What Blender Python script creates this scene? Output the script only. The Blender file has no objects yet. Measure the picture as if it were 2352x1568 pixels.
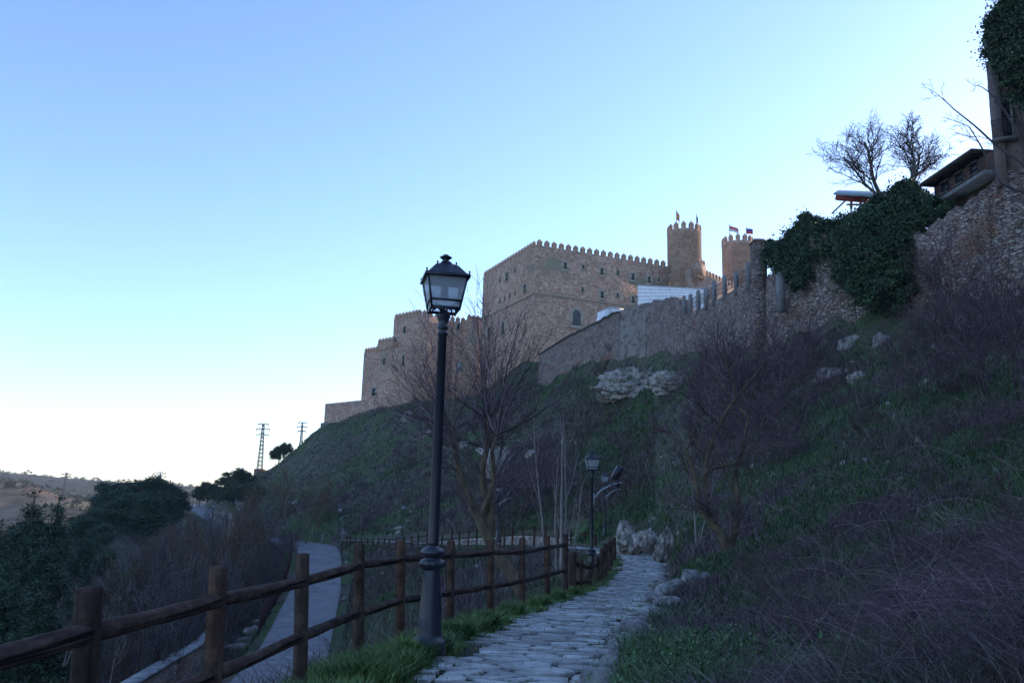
import bpy, math, random
import numpy as np
from mathutils import Vector, Matrix, noise as mnoise
R = math.radians
scene = bpy.context.scene
COL = scene.collection

# ------------------------------------------------------------------ camera
FPX, PITCH, ROLL = 1900.0, math.atan(366/1900.0), 0.028   # focal length in px of a 2352 px wide frame
EYE = np.array([0.0, 0.0, 1.6])
cp, sp = math.cos(PITCH), math.sin(PITCH)
F_ = np.array([0, cp, sp]); U0 = np.array([0, -sp, cp]); R0 = np.array([1.0, 0, 0])
R_ = R0*math.cos(ROLL) + U0*math.sin(ROLL)
U_ = U0*math.cos(ROLL) - R0*math.sin(ROLL)
cam_d = bpy.data.cameras.new('camera'); cam = bpy.data.objects.new('camera', cam_d); COL.objects.link(cam)
cam_d.sensor_width = 36.0; cam_d.lens = 36.0*FPX/2352.0
cam_d.clip_start = 0.05; cam_d.clip_end = 6000
cam.matrix_world = Matrix(((R_[0], U_[0], -F_[0], EYE[0]), (R_[1], U_[1], -F_[1], EYE[1]), (R_[2], U_[2], -F_[2], EYE[2]), (0, 0, 0, 1)))
scene.camera = cam

# ------------------------------------------------------------------ light
SUN_EL, SUN_AZ = R(13.0), R(54.0)       # azimuth clockwise from +Y
world = bpy.data.worlds.new('World'); scene.world = world; world.use_nodes = True
wn = world.node_tree; wn.nodes.clear()
sky = wn.nodes.new('ShaderNodeTexSky'); sky.sky_type = 'NISHITA'; sky.sun_disc = False
sky.sun_elevation = SUN_EL; sky.sun_rotation = SUN_AZ; sky.altitude = 1000
sky.air_density = 1.0; sky.dust_density = 0.9; sky.ozone_density = 2.6
tint = wn.nodes.new('ShaderNodeMix'); tint.data_type = 'RGBA'; tint.blend_type = 'MULTIPLY'; tint.inputs[0].default_value = 1.0
tint.inputs[7].default_value = (1.0, 0.975, 1.06, 1)
bg = wn.nodes.new('ShaderNodeBackground'); bg.inputs[1].default_value = 0.15
wo = wn.nodes.new('ShaderNodeOutputWorld')
wn.links.new(sky.outputs[0], tint.inputs[6]); wn.links.new(tint.outputs[2], bg.inputs[0]); wn.links.new(bg.outputs[0], wo.inputs[0])
sd = bpy.data.lights.new('sun', 'SUN'); sd.energy = 2.0; sd.angle = R(0.5); sd.color = (1.0, 0.80, 0.58)
sun = bpy.data.objects.new('sun', sd); COL.objects.link(sun)
sdir = Vector((math.sin(SUN_AZ)*math.cos(SUN_EL), math.cos(SUN_AZ)*math.cos(SUN_EL), math.sin(SUN_EL)))
sun.rotation_euler = sdir.to_track_quat('Z', 'Y').to_euler()
sun.location = (60, 30, 60)
vs = scene.view_settings
vs.view_transform = 'Standard'; vs.look = 'None'; vs.exposure = 1.52; vs.gamma = 1.0

# ------------------------------------------------------------------ helpers
def ray(px, py):
    return F_ + R_*((px-1176)/FPX) + U_*((784-py)/FPX)
def P(px, py, Y):
    d = ray(px, py); return EYE + d*(Y/d[1])
def PZ(px, py, z):
    d = ray(px, py); return EYE + d*((z-EYE[2])/d[2])
def proj(p):
    q = np.asarray(p, float)-EYE; w = q@F_
    return 1176+FPX*(q@R_)/w, 784-FPX*(q@U_)/w
def on_plane(px, py, p0, n):
    d = ray(px, py); return EYE + d*(np.dot(np.asarray(p0)-EYE, n)/np.dot(d, n))
def slide(p0, d, px):
    """t so that p0+t*d shows at column px"""
    lo, hi = -80.0, 80.0
    f = lambda t: proj(np.asarray(p0)+np.asarray(d)*t)[0]-px
    s = 1 if f(hi) > f(lo) else -1
    for _ in range(60):
        m = (lo+hi)/2
        if f(m)*s > 0: hi = m
        else: lo = m
    return (lo+hi)/2

def mk(name, V, faces, mat=None, parent=None, smooth=False):
    """faces: array or list of arrays, each (m,k)"""
    V = np.asarray(V, dtype=np.float32)
    if isinstance(faces, np.ndarray): faces = [faces]
    faces = [np.asarray(f, dtype=np.int32) for f in faces if len(f)]
    me = bpy.data.meshes.new(name)
    me.vertices.add(len(V)); me.vertices.foreach_set('co', V.ravel())
    nl = sum(f.size for f in faces); npoly = sum(len(f) for f in faces)
    me.loops.add(nl); me.polygons.add(npoly)
    me.loops.foreach_set('vertex_index', np.concatenate([f.ravel() for f in faces]))
    tot = np.concatenate([np.full(len(f), f.shape[1], np.int32) for f in faces])
    st = np.concatenate([[0], np.cumsum(tot)[:-1]]).astype(np.int32)
    me.polygons.foreach_set('loop_start', st); me.polygons.foreach_set('loop_total', tot)
    if smooth: me.polygons.foreach_set('use_smooth', np.ones(npoly, bool))
    me.update(calc_edges=True); me.validate()
    if mat: me.materials.append(mat)
    o = bpy.data.objects.new(name, me); COL.objects.link(o)
    if parent is not None: o.parent = parent
    return o
def tag(o, label, cat, group=None):
    o['label'] = label; o['category'] = cat
    if group: o['group'] = group
    return o
def empty(name, loc, label, cat, group=None, rz=0.0):
    o = bpy.data.objects.new(name, None); COL.objects.link(o)
    o.location = tuple(loc); o.rotation_euler = (0, 0, rz); o.empty_display_size = 0.3
    return tag(o, label, cat, group)
def struct(o, kind='structure'):
    o['kind'] = kind; return o
CHILD = {}
def copy_tree(o, parent=None, loc=None, rz=None, scale=None, label=None, group=None):
    c = o.copy(); COL.objects.link(c); c.parent = parent
    if loc is not None: c.location = tuple(loc)
    if rz is not None: c.rotation_euler = (c.rotation_euler[0], c.rotation_euler[1], rz)
    if scale is not None: c.scale = (scale,)*3 if not hasattr(scale, '__len__') else scale
    if label: c['label'] = label
    if group: c['group'] = group
    for ch in [x for x in COL.objects if x.parent == o]: copy_tree(ch, c)
    return c

class MB:
    """collects shapes of one mesh"""
    def __init__(s): s.V = []; s.F = []; s.n = 0
    def add(s, V, F):
        V = np.asarray(V, float).reshape(-1, 3)
        s.V.append(V)
        for f in F:
            s.F.append([i+s.n for i in f])
        s.n += len(V); return s
    def box(s, c, size, ax=None):
        c = np.asarray(c, float); h = np.asarray(size, float)/2
        ax = np.eye(3) if ax is None else np.asarray(ax, float)
        v = [c + ax[0]*h[0]*i + ax[1]*h[1]*j + ax[2]*h[2]*k for i in (-1, 1) for j in (-1, 1) for k in (-1, 1)]
        return s.add(v, [(0, 1, 3, 2), (4, 6, 7, 5), (0, 4, 5, 1), (2, 3, 7, 6), (0, 2, 6, 4), (1, 5, 7, 3)])
    def bar(s, a, b, w, h=None):
        a = np.asarray(a, float); b = np.asarray(b, float); d = b-a; L = np.linalg.norm(d); d = d/L
        up = np.array([0, 0, 1.0]) if abs(d[2]) < .95 else np.array([1.0, 0, 0])
        x = np.cross(d, up); x /= np.linalg.norm(x); y = np.cross(x, d)
        return s.box((a+b)/2, (w, L, h or w), (x, d, y))
    def lathe(s, prof, seg=16, c=(0, 0, 0), cap=True, ax=None, phase=0.0):
        c = np.asarray(c, float); ax = np.eye(3) if ax is None else np.asarray(ax, float)
        V = []; F = []
        for r, z in prof:
            for k in range(seg):
                a = 2*math.pi*k/seg+phase; V.append(c+ax[0]*r*math.cos(a)+ax[1]*r*math.sin(a)+ax[2]*z)
        for i in range(len(prof)-1):
            for k in range(seg):
                k2 = (k+1) % seg
                F.append((i*seg+k, i*seg+k2, (i+1)*seg+k2, (i+1)*seg+k))
        if cap:
            F.append(tuple(range(seg))[::-1]); F.append(tuple((len(prof)-1)*seg+k for k in range(seg)))
        return s.add(V, F)
    def tube(s, pts, rad, seg=6, cap=True):
        pts = np.asarray(pts, float); n = len(pts)
        rad = np.full(n, rad) if np.isscalar(rad) else np.asarray(rad, float)
        V, F = tubes([(pts, rad)], seg)
        F = [tuple(f) for f in F]
        if cap: F += [tuple(range(seg))[::-1], tuple((n-1)*seg+k for k in range(seg))]
        return s.add(V, F)
    def prism(s, poly, z0, z1):
        """poly: (n,2) world footprint"""
        n = len(poly); V = [(p[0], p[1], z0) for p in poly]+[(p[0], p[1], z1) for p in poly]
        F = [tuple(range(n))[::-1], tuple(range(n, 2*n))]+[(i, (i+1) % n, n+(i+1) % n, n+i) for i in range(n)]
        return s.add(V, F)
    def build(s, name, mat, parent=None, smooth=False, origin=None):
        V = np.concatenate(s.V)
        if origin is not None: V = V-np.asarray(origin)
        by = {}
        for f in s.F: by.setdefault(len(f), []).append(f)
        return mk(name, V, [np.array(v) for v in by.values()], mat, parent, smooth)

def tubes(chains, seg=3):
    """chains: list of (pts(n,3), rad(n)) -> V, quads"""
    groups = {}
    for p, r in chains: groups.setdefault(len(p), []).append((p, r))
    VV = []; FF = []; off = 0
    for n, g in groups.items():
        Pn = np.array([a for a, _ in g], float); Rn = np.array([b for _, b in g], float)
        T = np.gradient(Pn, axis=1); T /= np.linalg.norm(T, axis=2, keepdims=True)+1e-9
        mT = T.mean(axis=1); ref = np.where(np.abs(mT[:, 2:3]) > .8, np.array([[1.0, 0, 0]]), np.array([[0, 0, 1.0]]))[:, None, :]
        X = np.cross(T, ref); X /= np.linalg.norm(X, axis=2, keepdims=True)+1e-9
        Yv = np.cross(T, X)
        a = np.arange(seg)*2*math.pi/seg
        V = Pn[:, :, None, :] + Rn[:, :, None, None]*(X[:, :, None, :]*np.cos(a)[None, None, :, None]+Yv[:, :, None, :]*np.sin(a)[None, None, :, None])
        m = len(g); V = V.reshape(-1, 3)
        i = np.arange(m)[:, None, None]; j = np.arange(n-1)[None, :, None]; k = np.arange(seg)[None, None, :]
        b = off+(i*n+j)*seg
        k2 = (k+1) % seg
        q = np.stack([b+k, b+k2, b+seg+k2, b+seg+k], axis=-1).reshape(-1, 4)
        VV.append(V); FF.append(q); off += len(V)
    return np.concatenate(VV), np.concatenate(FF)

# value noise / fbm, vectorised
_rs = np.random.RandomState(5); _tab = _rs.rand(256, 256)
def vnoise(x, y):
    xi = np.floor(x).astype(int); yi = np.floor(y).astype(int); fx = x-xi; fy = y-yi
    fx = fx*fx*(3-2*fx); fy = fy*fy*(3-2*fy)
    g = lambda a, b: _tab[a % 256, b % 256]
    return (g(xi, yi)*(1-fx)+g(xi+1, yi)*fx)*(1-fy)+(g(xi, yi+1)*(1-fx)+g(xi+1, yi+1)*fx)*fy
def fbm(x, y, o=4):
    s = 0; a = .5
    for k in range(o):
        s = s+a*(vnoise(x*2**k+17*k, y*2**k+31*k)-.5); a *= .5
    return s
def smooth(t): t = np.clip(t, 0, 1); return t*t*(3-2*t)

# ------------------------------------------------------------------ materials
def nodes(name):
    m = bpy.data.materials.new(name); m.use_nodes = True; nt = m.node_tree
    return m, nt, nt.nodes['Principled BSDF']
def ramp(nt, src, stops):
    r = nt.nodes.new('ShaderNodeValToRGB'); cr = r.color_ramp
    while len(cr.elements) > 1: cr.elements.remove(cr.elements[-1])
    cr.elements[0].position = stops[0][0]; cr.elements[0].color = (*stops[0][1], 1)
    for p, c in stops[1:]:
        e = cr.elements.new(p); e.color = (*c, 1)
    nt.links.new(src, r.inputs[0]); return r.outputs[0]
def coords(nt, scale=(1, 1, 1), kind='Object'):
    t = nt.nodes.new('ShaderNodeTexCoord'); mp = nt.nodes.new('ShaderNodeMapping'); mp.inputs['Scale'].default_value = scale
    nt.links.new(t.outputs[kind], mp.inputs[0]); return mp.outputs[0]
def noiset(nt, vec, scale, detail=4, rough=.55, dist=0.0):
    n = nt.nodes.new('ShaderNodeTexNoise'); n.inputs['Scale'].default_value = scale; n.inputs['Detail'].default_value = detail
    n.inputs['Roughness'].default_value = rough; n.inputs['Distortion'].default_value = dist
    nt.links.new(vec, n.inputs['Vector']); return n.outputs['Fac']
def mixc(nt, fac, a, b, mode='MIX'):
    m = nt.nodes.new('ShaderNodeMix'); m.data_type = 'RGBA'; m.blend_type = mode
    for v, i in ((fac, 0), (a, 6), (b, 7)):
        if isinstance(v, (int, float)): m.inputs[i].default_value = v
        elif isinstance(v, tuple): m.inputs[i].default_value = (*v, 1)
        else: nt.links.new(v, m.inputs[i])
    return m.outputs[2]
def bump(nt, bs, h, strength=.5, dist=.02):
    b = nt.nodes.new('ShaderNodeBump'); b.inputs['Strength'].default_value = strength; b.inputs['Distance'].default_value = dist
    nt.links.new(h, b.inputs['Height']); nt.links.new(b.outputs[0], bs.inputs['Normal'])
def stone(name, cell, cols, mortar, rnd=.9, bstr=.8, bdist=.04, stain=.5, flat=1.7, mort_w=.06, patch=None, dst=.2):
    m, nt, bs = nodes(name)
    v = coords(nt, (1, 1, flat))
    d = nt.nodes.new('ShaderNodeTexNoise'); d.inputs['Scale'].default_value = 2.2/cell; d.inputs['Detail'].default_value = 2; nt.links.new(v, d.inputs['Vector'])
    dv = mixc(nt, dst*cell, v, d.outputs['Color'], 'LINEAR_LIGHT')
    vo = nt.nodes.new('ShaderNodeTexVoronoi'); vo.inputs['Scale'].default_value = 1/cell; vo.inputs['Randomness'].default_value = rnd; nt.links.new(dv, vo.inputs['Vector'])
    ve = nt.nodes.new('ShaderNodeTexVoronoi'); ve.feature = 'DISTANCE_TO_EDGE'; ve.inputs['Scale'].default_value = 1/cell; ve.inputs['Randomness'].default_value = rnd; nt.links.new(dv, ve.inputs['Vector'])
    sx = nt.nodes.new('ShaderNodeSeparateColor'); nt.links.new(vo.outputs['Color'], sx.inputs[0])
    n = len(cols); c = ramp(nt, sx.outputs[0], [(i/(n-1) if n > 1 else 0, cc) for i, cc in enumerate(cols)])
    big = noiset(nt, v, .22/max(cell, .4), 5, .6)
    stf = ramp(nt, big, [(.3, (1-stain*.8,)*3), (.7, (1+stain*.15,)*3)])
    c = mixc(nt, 1.0, c, stf, 'MULTIPLY')
    if patch:
        pf = noiset(nt, v, patch[0], 4, .6); pr = ramp(nt, pf, [(patch[1], (0, 0, 0)), (patch[1]+.06, (1, 1, 1))])
        c = mixc(nt, pr, c, patch[2])
    mf = ramp(nt, ve.outputs['Distance'], [(0, (1, 1, 1)), (mort_w, (0, 0, 0))])
    c = mixc(nt, mf, c, mortar)
    fine = noiset(nt, v, 9/cell, 4, .6)
    c = mixc(nt, .35, c, fine, 'OVERLAY') if False else mixc(nt, 1.0, c, ramp(nt, fine, [(.25, (.7, .7, .7)), (.75, (1.2, 1.2, 1.2))]), 'MULTIPLY')
    nt.links.new(c, bs.inputs['Base Color']); bs.inputs['Roughness'].default_value = .9; bs.inputs['Specular IOR Level'].default_value = .2
    hh = nt.nodes.new('ShaderNodeMath'); hh.operation = 'MULTIPLY_ADD'; hh.inputs[1].default_value = .25
    mr = ramp(nt, ve.outputs['Distance'], [(0, (0, 0, 0)), (mort_w*2, (1, 1, 1))])
    nt.links.new(fine, hh.inputs[0]); nt.links.new(mr, hh.inputs[2]); bump(nt, bs, hh.outputs[0], bstr, bdist)
    return m
def noisy(name, stops, scale=3, detail=5, rough=.85, bstr=.3, bdist=.02, spec=.2, sc=(1, 1, 1), metal=0, rg=.6):
    m, nt, bs = nodes(name); v = coords(nt, sc); f = noiset(nt, v, scale, detail, rg)
    nt.links.new(ramp(nt, f, stops), bs.inputs['Base Color']); bs.inputs['Roughness'].default_value = rough
    bs.inputs['Specular IOR Level'].default_value = spec; bs.inputs['Metallic'].default_value = metal
    if bstr: bump(nt, bs, f, bstr, bdist)
    return m
def island(nt, c, lo=.45, hi=1.8):
    g = nt.nodes.new('ShaderNodeNewGeometry'); return mixc(nt, 1.0, c, ramp(nt, g.outputs['Random Per Island'], [(0, (lo*1.2,)*3), (.7, (1.25,)*3), (1, (hi*1.25,)*3)]), 'MULTIPLY')
def stems(name, a, b, d, scale=.9, lo=.4, hi=2.2):
    m, nt, bs = nodes(name); v = coords(nt); f1 = noiset(nt, v, scale, 4, .6); g = nt.nodes.new('ShaderNodeNewGeometry')
    c = ramp(nt, f1, [(.36, a), (.5, b), (.64, d)])
    nt.links.new(island(nt, c, lo, hi), bs.inputs['Base Color']); bs.inputs['Roughness'].default_value = .85; bs.inputs['Specular IOR Level'].default_value = .15
    return m
def leafmat(name, a, b, scale=1.2, fine=25, rough=.6):
    m, nt, bs = nodes(name); v = coords(nt)
    f1 = noiset(nt, v, scale, 3); f2 = noiset(nt, v, fine, 1)
    c = mixc(nt, ramp(nt, f1, [(.35, (0, 0, 0)), (.65, (1, 1, 1))]), a, b)
    c = mixc(nt, 1.0, c, ramp(nt, f2, [(.3, (.5, .5, .5)), (.7, (1.5, 1.5, 1.5))]), 'MULTIPLY')
    nt.links.new(island(nt, c, .5, 1.7), bs.inputs['Base Color']); bs.inputs['Roughness'].default_value = rough; bs.inputs['Specular IOR Level'].default_value = .25
    return m
def wood(name, a, b, axis_scale=(9, 9, .8), green=None):
    m, nt, bs = nodes(name); v = coords(nt, axis_scale)
    oi = nt.nodes.new('ShaderNodeObjectInfo')
    add = nt.nodes.new('ShaderNodeVectorMath'); add.operation = 'ADD'; nt.links.new(v, add.inputs[0])
    comb = nt.nodes.new('ShaderNodeCombineXYZ')
    mm = nt.nodes.new('ShaderNodeMath'); mm.operation = 'MULTIPLY'; mm.inputs[1].default_value = 50; nt.links.new(oi.outputs['Random'], mm.inputs[0])
    for i in range(3): nt.links.new(mm.outputs[0], comb.inputs[i])
    nt.links.new(comb.outputs[0], add.inputs[1]); v = add.outputs[0]
    f = noiset(nt, v, 1.6, 6, .65, .6); c = ramp(nt, f, [(.3, a), (.7, b)])
    hue = ramp(nt, oi.outputs['Random'], [(0, (.75, .75, .8)), (.5, (1.25, 1.0, .85)), (1, (1.0, 1.0, .95))])
    c = mixc(nt, 1.0, c, hue, 'MULTIPLY')
    v2 = coords(nt, (14, 14, .22)); n2 = noiset(nt, v2, 1.0, 2, .4)
    cr = ramp(nt, n2, [(.355, (0, 0, 0)), (.385, (1, 1, 1))])
    c = mixc(nt, cr, (.006, .005, .005), c)
    if green:
        g = noiset(nt, coords(nt), 5, 4); c = mixc(nt, ramp(nt, g, [(.5, (0, 0, 0)), (.75, (.7, .7, .7))]), c, green)
    w3 = noiset(nt, coords(nt, (1, 1, .7)), 7, 6, .7)
    c = mixc(nt, 1.0, c, ramp(nt, w3, [(.3, (.55, .55, .58)), (.5, (1, 1, 1)), (.68, (1.9, 1.85, 1.8))]), 'MULTIPLY')
    nt.links.new(c, bs.inputs['Base Color']); bs.inputs['Roughness'].default_value = .95; bs.inputs['Specular IOR Level'].default_value = .08
    h = nt.nodes.new('ShaderNodeMath'); h.operation = 'ADD'; nt.links.new(f, h.inputs[0]); nt.links.new(cr, h.inputs[1])
    bump(nt, bs, h.outputs[0], .7, .008)
    return m

M = {}
M['castle'] = stone('castle_stone', .42, [(.34, .18, .125), (.56, .325, .225), (.65, .42, .29), (.43, .235, .165), (.75, .53, .39), (.50, .315, .225)], (.20, .13, .11), bdist=.08, stain=.40, patch=(.11, .60, (.30, .26, .18)))
M['quoin'] = noisy('dressed_stone', [(.3, (.27, .235, .19)), (.7, (.38, .34, .28))], 2.5, 5, .9)
M['tower'] = stone('tower_stone', .38, [(.32, .20, .15), (.48, .31, .23), (.58, .41, .30), (.39, .25, .185)], (.19, .14, .12), bdist=.05, stain=.4)
M['rubble'] = stone('rubble_stone', .26, [(.22, .145, .125), (.43, .32, .27), (.52, .41, .35), (.31, .20, .165), (.64, .56, .50), (.38, .28, .235)], (.11, .082, .07), bdist=.16, stain=.55, dst=.45, mort_w=.06, bstr=1.0, rnd=1.0, flat=2.3, patch=(.16, .58, (.33, .19, .14)))
M['plaster'] = stone('patchy_plaster', .26, [(.20, .15, .13), (.36, .28, .235), (.44, .36, .31), (.28, .20, .165)], (.12, .09, .08), bdist=.14, stain=.6, flat=2.0, patch=(.55, .44, (.36, .315, .285)), dst=.4)
M['concrete'] = noisy('concrete', [(.3, (.13, .125, .125)), (.7, (.24, .23, .23))], 3, 5, .9)
M['dark_glass'] = noisy('dark_glass', [(0, (.012, .013, .018)), (1, (.02, .022, .03))], 2, 1, .15, 0, spec=.5)
M['iron'] = noisy('painted_iron', [(.3, (.012, .013, .022)), (.7, (.022, .024, .04))], 7, 5, .42, .08, .004, spec=.5)
M['rock'] = None
M['white_panel'] = noisy('white_sheet', [(.3, (.62, .63, .66)), (.7, (.8, .8, .82))], 1.5, 3, .5, 0)
M['galv'] = noisy('galvanised_steel', [(.3, (.30, .33, .38)), (.7, (.45, .48, .53))], 4, 3, .45, 0, metal=.3)
M['red_beam'] = noisy('red_painted_beam', [(.3, (.22, .03, .03)), (.7, (.34, .05, .045))], 3, 3, .6, 0)
M['brick'] = noisy('old_brick', [(.3, (.10, .055, .05)), (.7, (.17, .10, .085))], 4, 6, .9, .3)
M['old_timber'] = noisy('old_timber', [(.3, (.035, .026, .022)), (.7, (.07, .05, .04))], 4, 6, .85, .3)
M['rust_mesh'] = noisy('rusty_mesh', [(.3, (.05, .022, .026)), (.7, (.09, .038, .04))], 4, 2, .8, 0)
M['post_wood'] = wood('post_wood', (.034, .024, .021), (.088, .064, .052))
M['rail_wood'] = wood('rail_wood', (.028, .022, .022), (.086, .068, .064))
M['far_wood'] = wood('far_fence_wood', (.03, .018, .016), (.07, .045, .035))
M['bark'] = noisy('bark', [(.3, (.05, .038, .03)), (.55, (.12, .095, .06)), (.75, (.16, .14, .09))], 6, 6, .9, .8, .02, sc=(1, 1, .3))
M['bark_pale'] = noisy('pale_bark', [(.3, (.16, .13, .12)), (.7, (.30, .26, .24))], 5, 5, .85, .4, .01)
M['twig'] = stems('twigs', (.078, .050, .058), (.115, .078, .095), (.090, .072, .066))
M['twig_dark'] = stems('dark_twigs', (.060, .040, .046), (.095, .062, .078), (.075, .056, .05))
M['twig_dry'] = stems('dry_stems', (.10, .075, .07), (.14, .11, .115), (.13, .11, .085), .9, .35, 2.6)
M['ivy'] = leafmat('ivy_leaves', (.016, .034, .017), (.042, .074, .032), .9, 14)
M['pine'] = leafmat('pine_needles', (.015, .035, .022), (.040, .070, .034), .5, 8)
M['oak'] = leafmat('evergreen_oak_leaves', (.022, .035, .017), (.055, .070, .032), .6, 8)
M['grass'] = leafmat('green_grass', (.048, .098, .028), (.115, .175, .052), 1.4, 30, .6)
M['grass_dry'] = stems('dry_grass', (.066, .046, .052), (.084, .064, .066), (.050, .060, .040), .8, .4, 2.4)
M['weed'] = leafmat('weed_leaves', (.030, .072, .026), (.075, .135, .048), 2.0, 30, .5)
def rockmat():
    m, nt, bs = nodes('limestone'); v = coords(nt)
    f = noiset(nt, v, 1.3, 9, .68); vs_ = coords(nt, (3, 3, .5)); s = noiset(nt, vs_, 2.0, 5, .6)
    c = ramp(nt, f, [(.34, (.06, .052, .046)), (.44, (.22, .20, .185)), (.56, (.38, .355, .335)), (.75, (.58, .56, .54))])
    c = mixc(nt, ramp(nt, s, [(.40, (.55, .55, .55)), (.55, (0, 0, 0))]), c, (.12, .09, .065))
    g = noiset(nt, v, .9, 5, .6); c = mixc(nt, ramp(nt, g, [(.55, (0, 0, 0)), (.66, (.8, .8, .8))]), c, (.045, .055, .025))
    nt.links.new(c, bs.inputs['Base Color']); bs.inputs['Roughness'].default_value = .92; bs.inputs['Specular IOR Level'].default_value = .15
    bump(nt, bs, f, .9, .12); return m
M['rock'] = rockmat()
def glassmat():
    m = bpy.data.materials.new('lantern_glass'); m.use_nodes = True; nt = m.node_tree; nt.nodes.clear()
    o = nt.nodes.new('ShaderNodeOutputMaterial'); t = nt.nodes.new('ShaderNodeBsdfTransparent'); t.inputs[0].default_value = (.86, .9, .95, 1)
    d = nt.nodes.new('ShaderNodeBsdfDiffuse'); d.inputs[0].default_value = (.75, .78, .82, 1)
    tr = nt.nodes.new('ShaderNodeBsdfTranslucent'); tr.inputs[0].default_value = (.75, .78, .82, 1)
    a = nt.nodes.new('ShaderNodeMixShader'); a.inputs[0].default_value = .5
    b = nt.nodes.new('ShaderNodeMixShader')
    f = noiset(nt, coords(nt), 6, 4); mr = nt.nodes.new('ShaderNodeMapRange'); mr.inputs[3].default_value = .50; mr.inputs[4].default_value = .74
    nt.links.new(f, mr.inputs[0]); nt.links.new(mr.outputs[0], b.inputs[0])
    nt.links.new(d.outputs[0], a.inputs[1]); nt.links.new(tr.outputs[0], a.inputs[2])
    nt.links.new(t.outputs[0], b.inputs[1]); nt.links.new(a.outputs[0], b.inputs[2])
    g = nt.nodes.new('ShaderNodeBsdfGlossy'); g.inputs['Roughness'].default_value = .12
    e = nt.nodes.new('ShaderNodeMixShader'); e.inputs[0].default_value = .06
    nt.links.new(b.outputs[0], e.inputs[1]); nt.links.new(g.outputs[0], e.inputs[2]); nt.links.new(e.outputs[0], o.inputs[0])
    return m
M['glass'] = glassmat()
M['bulb'] = noisy('bulb_glass', [(.3, (.20, .24, .30)), (.7, (.3, .34, .4))], 3, 2, .2, 0, spec=.5)
def flagmat(name, c): return noisy(name, [(.3, tuple(x*.8 for x in c)), (.7, c)], 3, 2, .8, 0)

# ------------------------------------------------------------------ terrain heights
def pathz(Y): return np.interp(Y, [-30, 9, 28, 44, 60, 75, 92, 100], [0, 0, -.83, -.75, -1.3, -2.3, -3.0, -3.4])
def onpath(px, py):
    lo, hi = 2.0, 120.0
    for _ in range(50):
        m = (lo+hi)/2; p = P(px, py, m)
        if p[2] > pathz(m): lo = m
        else: hi = m
    return P(px, py, (lo+hi)/2)
_pl = [(-3.5, -12), (-2.4, -5), (-1.5, 0), (-.75, 4)]
for a, b, y in [(960, 1395, 1567), (1088, 1425, 1470), (1200, 1440, 1420), (1335, 1478, 1375), (1385, 1512, 1350), (1420, 1522, 1305), (1440, 1500, 1277)]:
    p = onpath((a+b)/2, y); _pl.append((p[0], p[1]))
_last = _pl[-1]
_pl += [(5.55, 42), (4.6, 46.5), (2.2, 50.5)]
for px, Y in [(1300, 56), (1240, 61), (1180, 65), (1100, 70), (1020, 76), (950, 82), (880, 88), (800, 93)]:
    p = P(px, 1230, Y+1.4); _pl.append((p[0], p[1]))
PATH = np.array(_pl)
_rd = []
for a, b, y, Y in [(530, 738, 1567, 41), (592, 753, 1500, 52), (642, 776, 1400, 66), (668, 783, 1350, 74), (682, 778, 1300, 85)]:
    p = P((a+b)/2, y, Y); _rd.append(tuple(p))
_p0 = np.array(_rd[0]); _d0 = _p0-np.array(_rd[1])
_rd = [tuple(_p0+_d0*2.5), tuple(_p0+_d0*1.2)]+_rd
_rd += [tuple(P(730, 1266, 92)), tuple(P(716, 1253, 98)), tuple(P(672, 1246, 106)), tuple(P(600, 1235, 114)), tuple(P(540, 1215, 130)), tuple(P(480, 1180, 158)), tuple(P(450, 1163, 180)), tuple(P(440, 1158, 230))]
ROAD = np.array(_rd)
def densify(pl, step):
    pl = np.asarray(pl, float)
    # Catmull-Rom
    out = []; n = len(pl)
    for i in range(n-1):
        p0 = pl[max(i-1, 0)]; p1 = pl[i]; p2 = pl[i+1]; p3 = pl[min(i+2, n-1)]
        k = max(2, int(np.linalg.norm(p2-p1)/step))
        for t in np.arange(k)/k:
            out.append(.5*((2*p1)+(-p0+p2)*t+(2*p0-5*p1+4*p2-p3)*t*t+(-p0+3*p1-3*p2+p3)*t**3))
    out.append(pl[-1]); return np.array(out)
PATHD = densify(PATH, .5); PATHD = np.c_[PATHD, pathz(PATHD[:, 1])]
ROADD = densify(ROAD, 2.0)
def near(pl, x, y):
    """distance to polyline and its z"""
    sh = x.shape; x = x.ravel(); y = y.ravel(); D = np.full(x.shape, 1e9); Z = np.zeros(x.shape)
    for i in range(len(pl)-1):
        a = pl[i]; b = pl[i+1]; dx, dy = b[0]-a[0], b[1]-a[1]; L = dx*dx+dy*dy+1e-12
        t = np.clip(((x-a[0])*dx+(y-a[1])*dy)/L, 0, 1); d = np.hypot(x-a[0]-t*dx, y-a[1]-t*dy)
        m = d < D; D = np.where(m, d, D); Z = np.where(m, a[2]+t*(b[2]-a[2]), Z)
    return D.reshape(sh), Z.reshape(sh)

# castle frame
CZ = P(1232, 562, 150)[2]
C0 = P(1232, 562, 150); CA = PZ(1110, 636, CZ); CB = PZ(1532, 613, CZ)
dA = CA-C0; dA[2] = 0; LA = np.linalg.norm(dA); dA /= LA
dB = np.array([-dA[1], dA[0], 0.0]); dB = dB if dB[0] > 0 else -dB
nA = -dB; nB = -dA                       # outward normals of the faces parallel to A and to B
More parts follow.
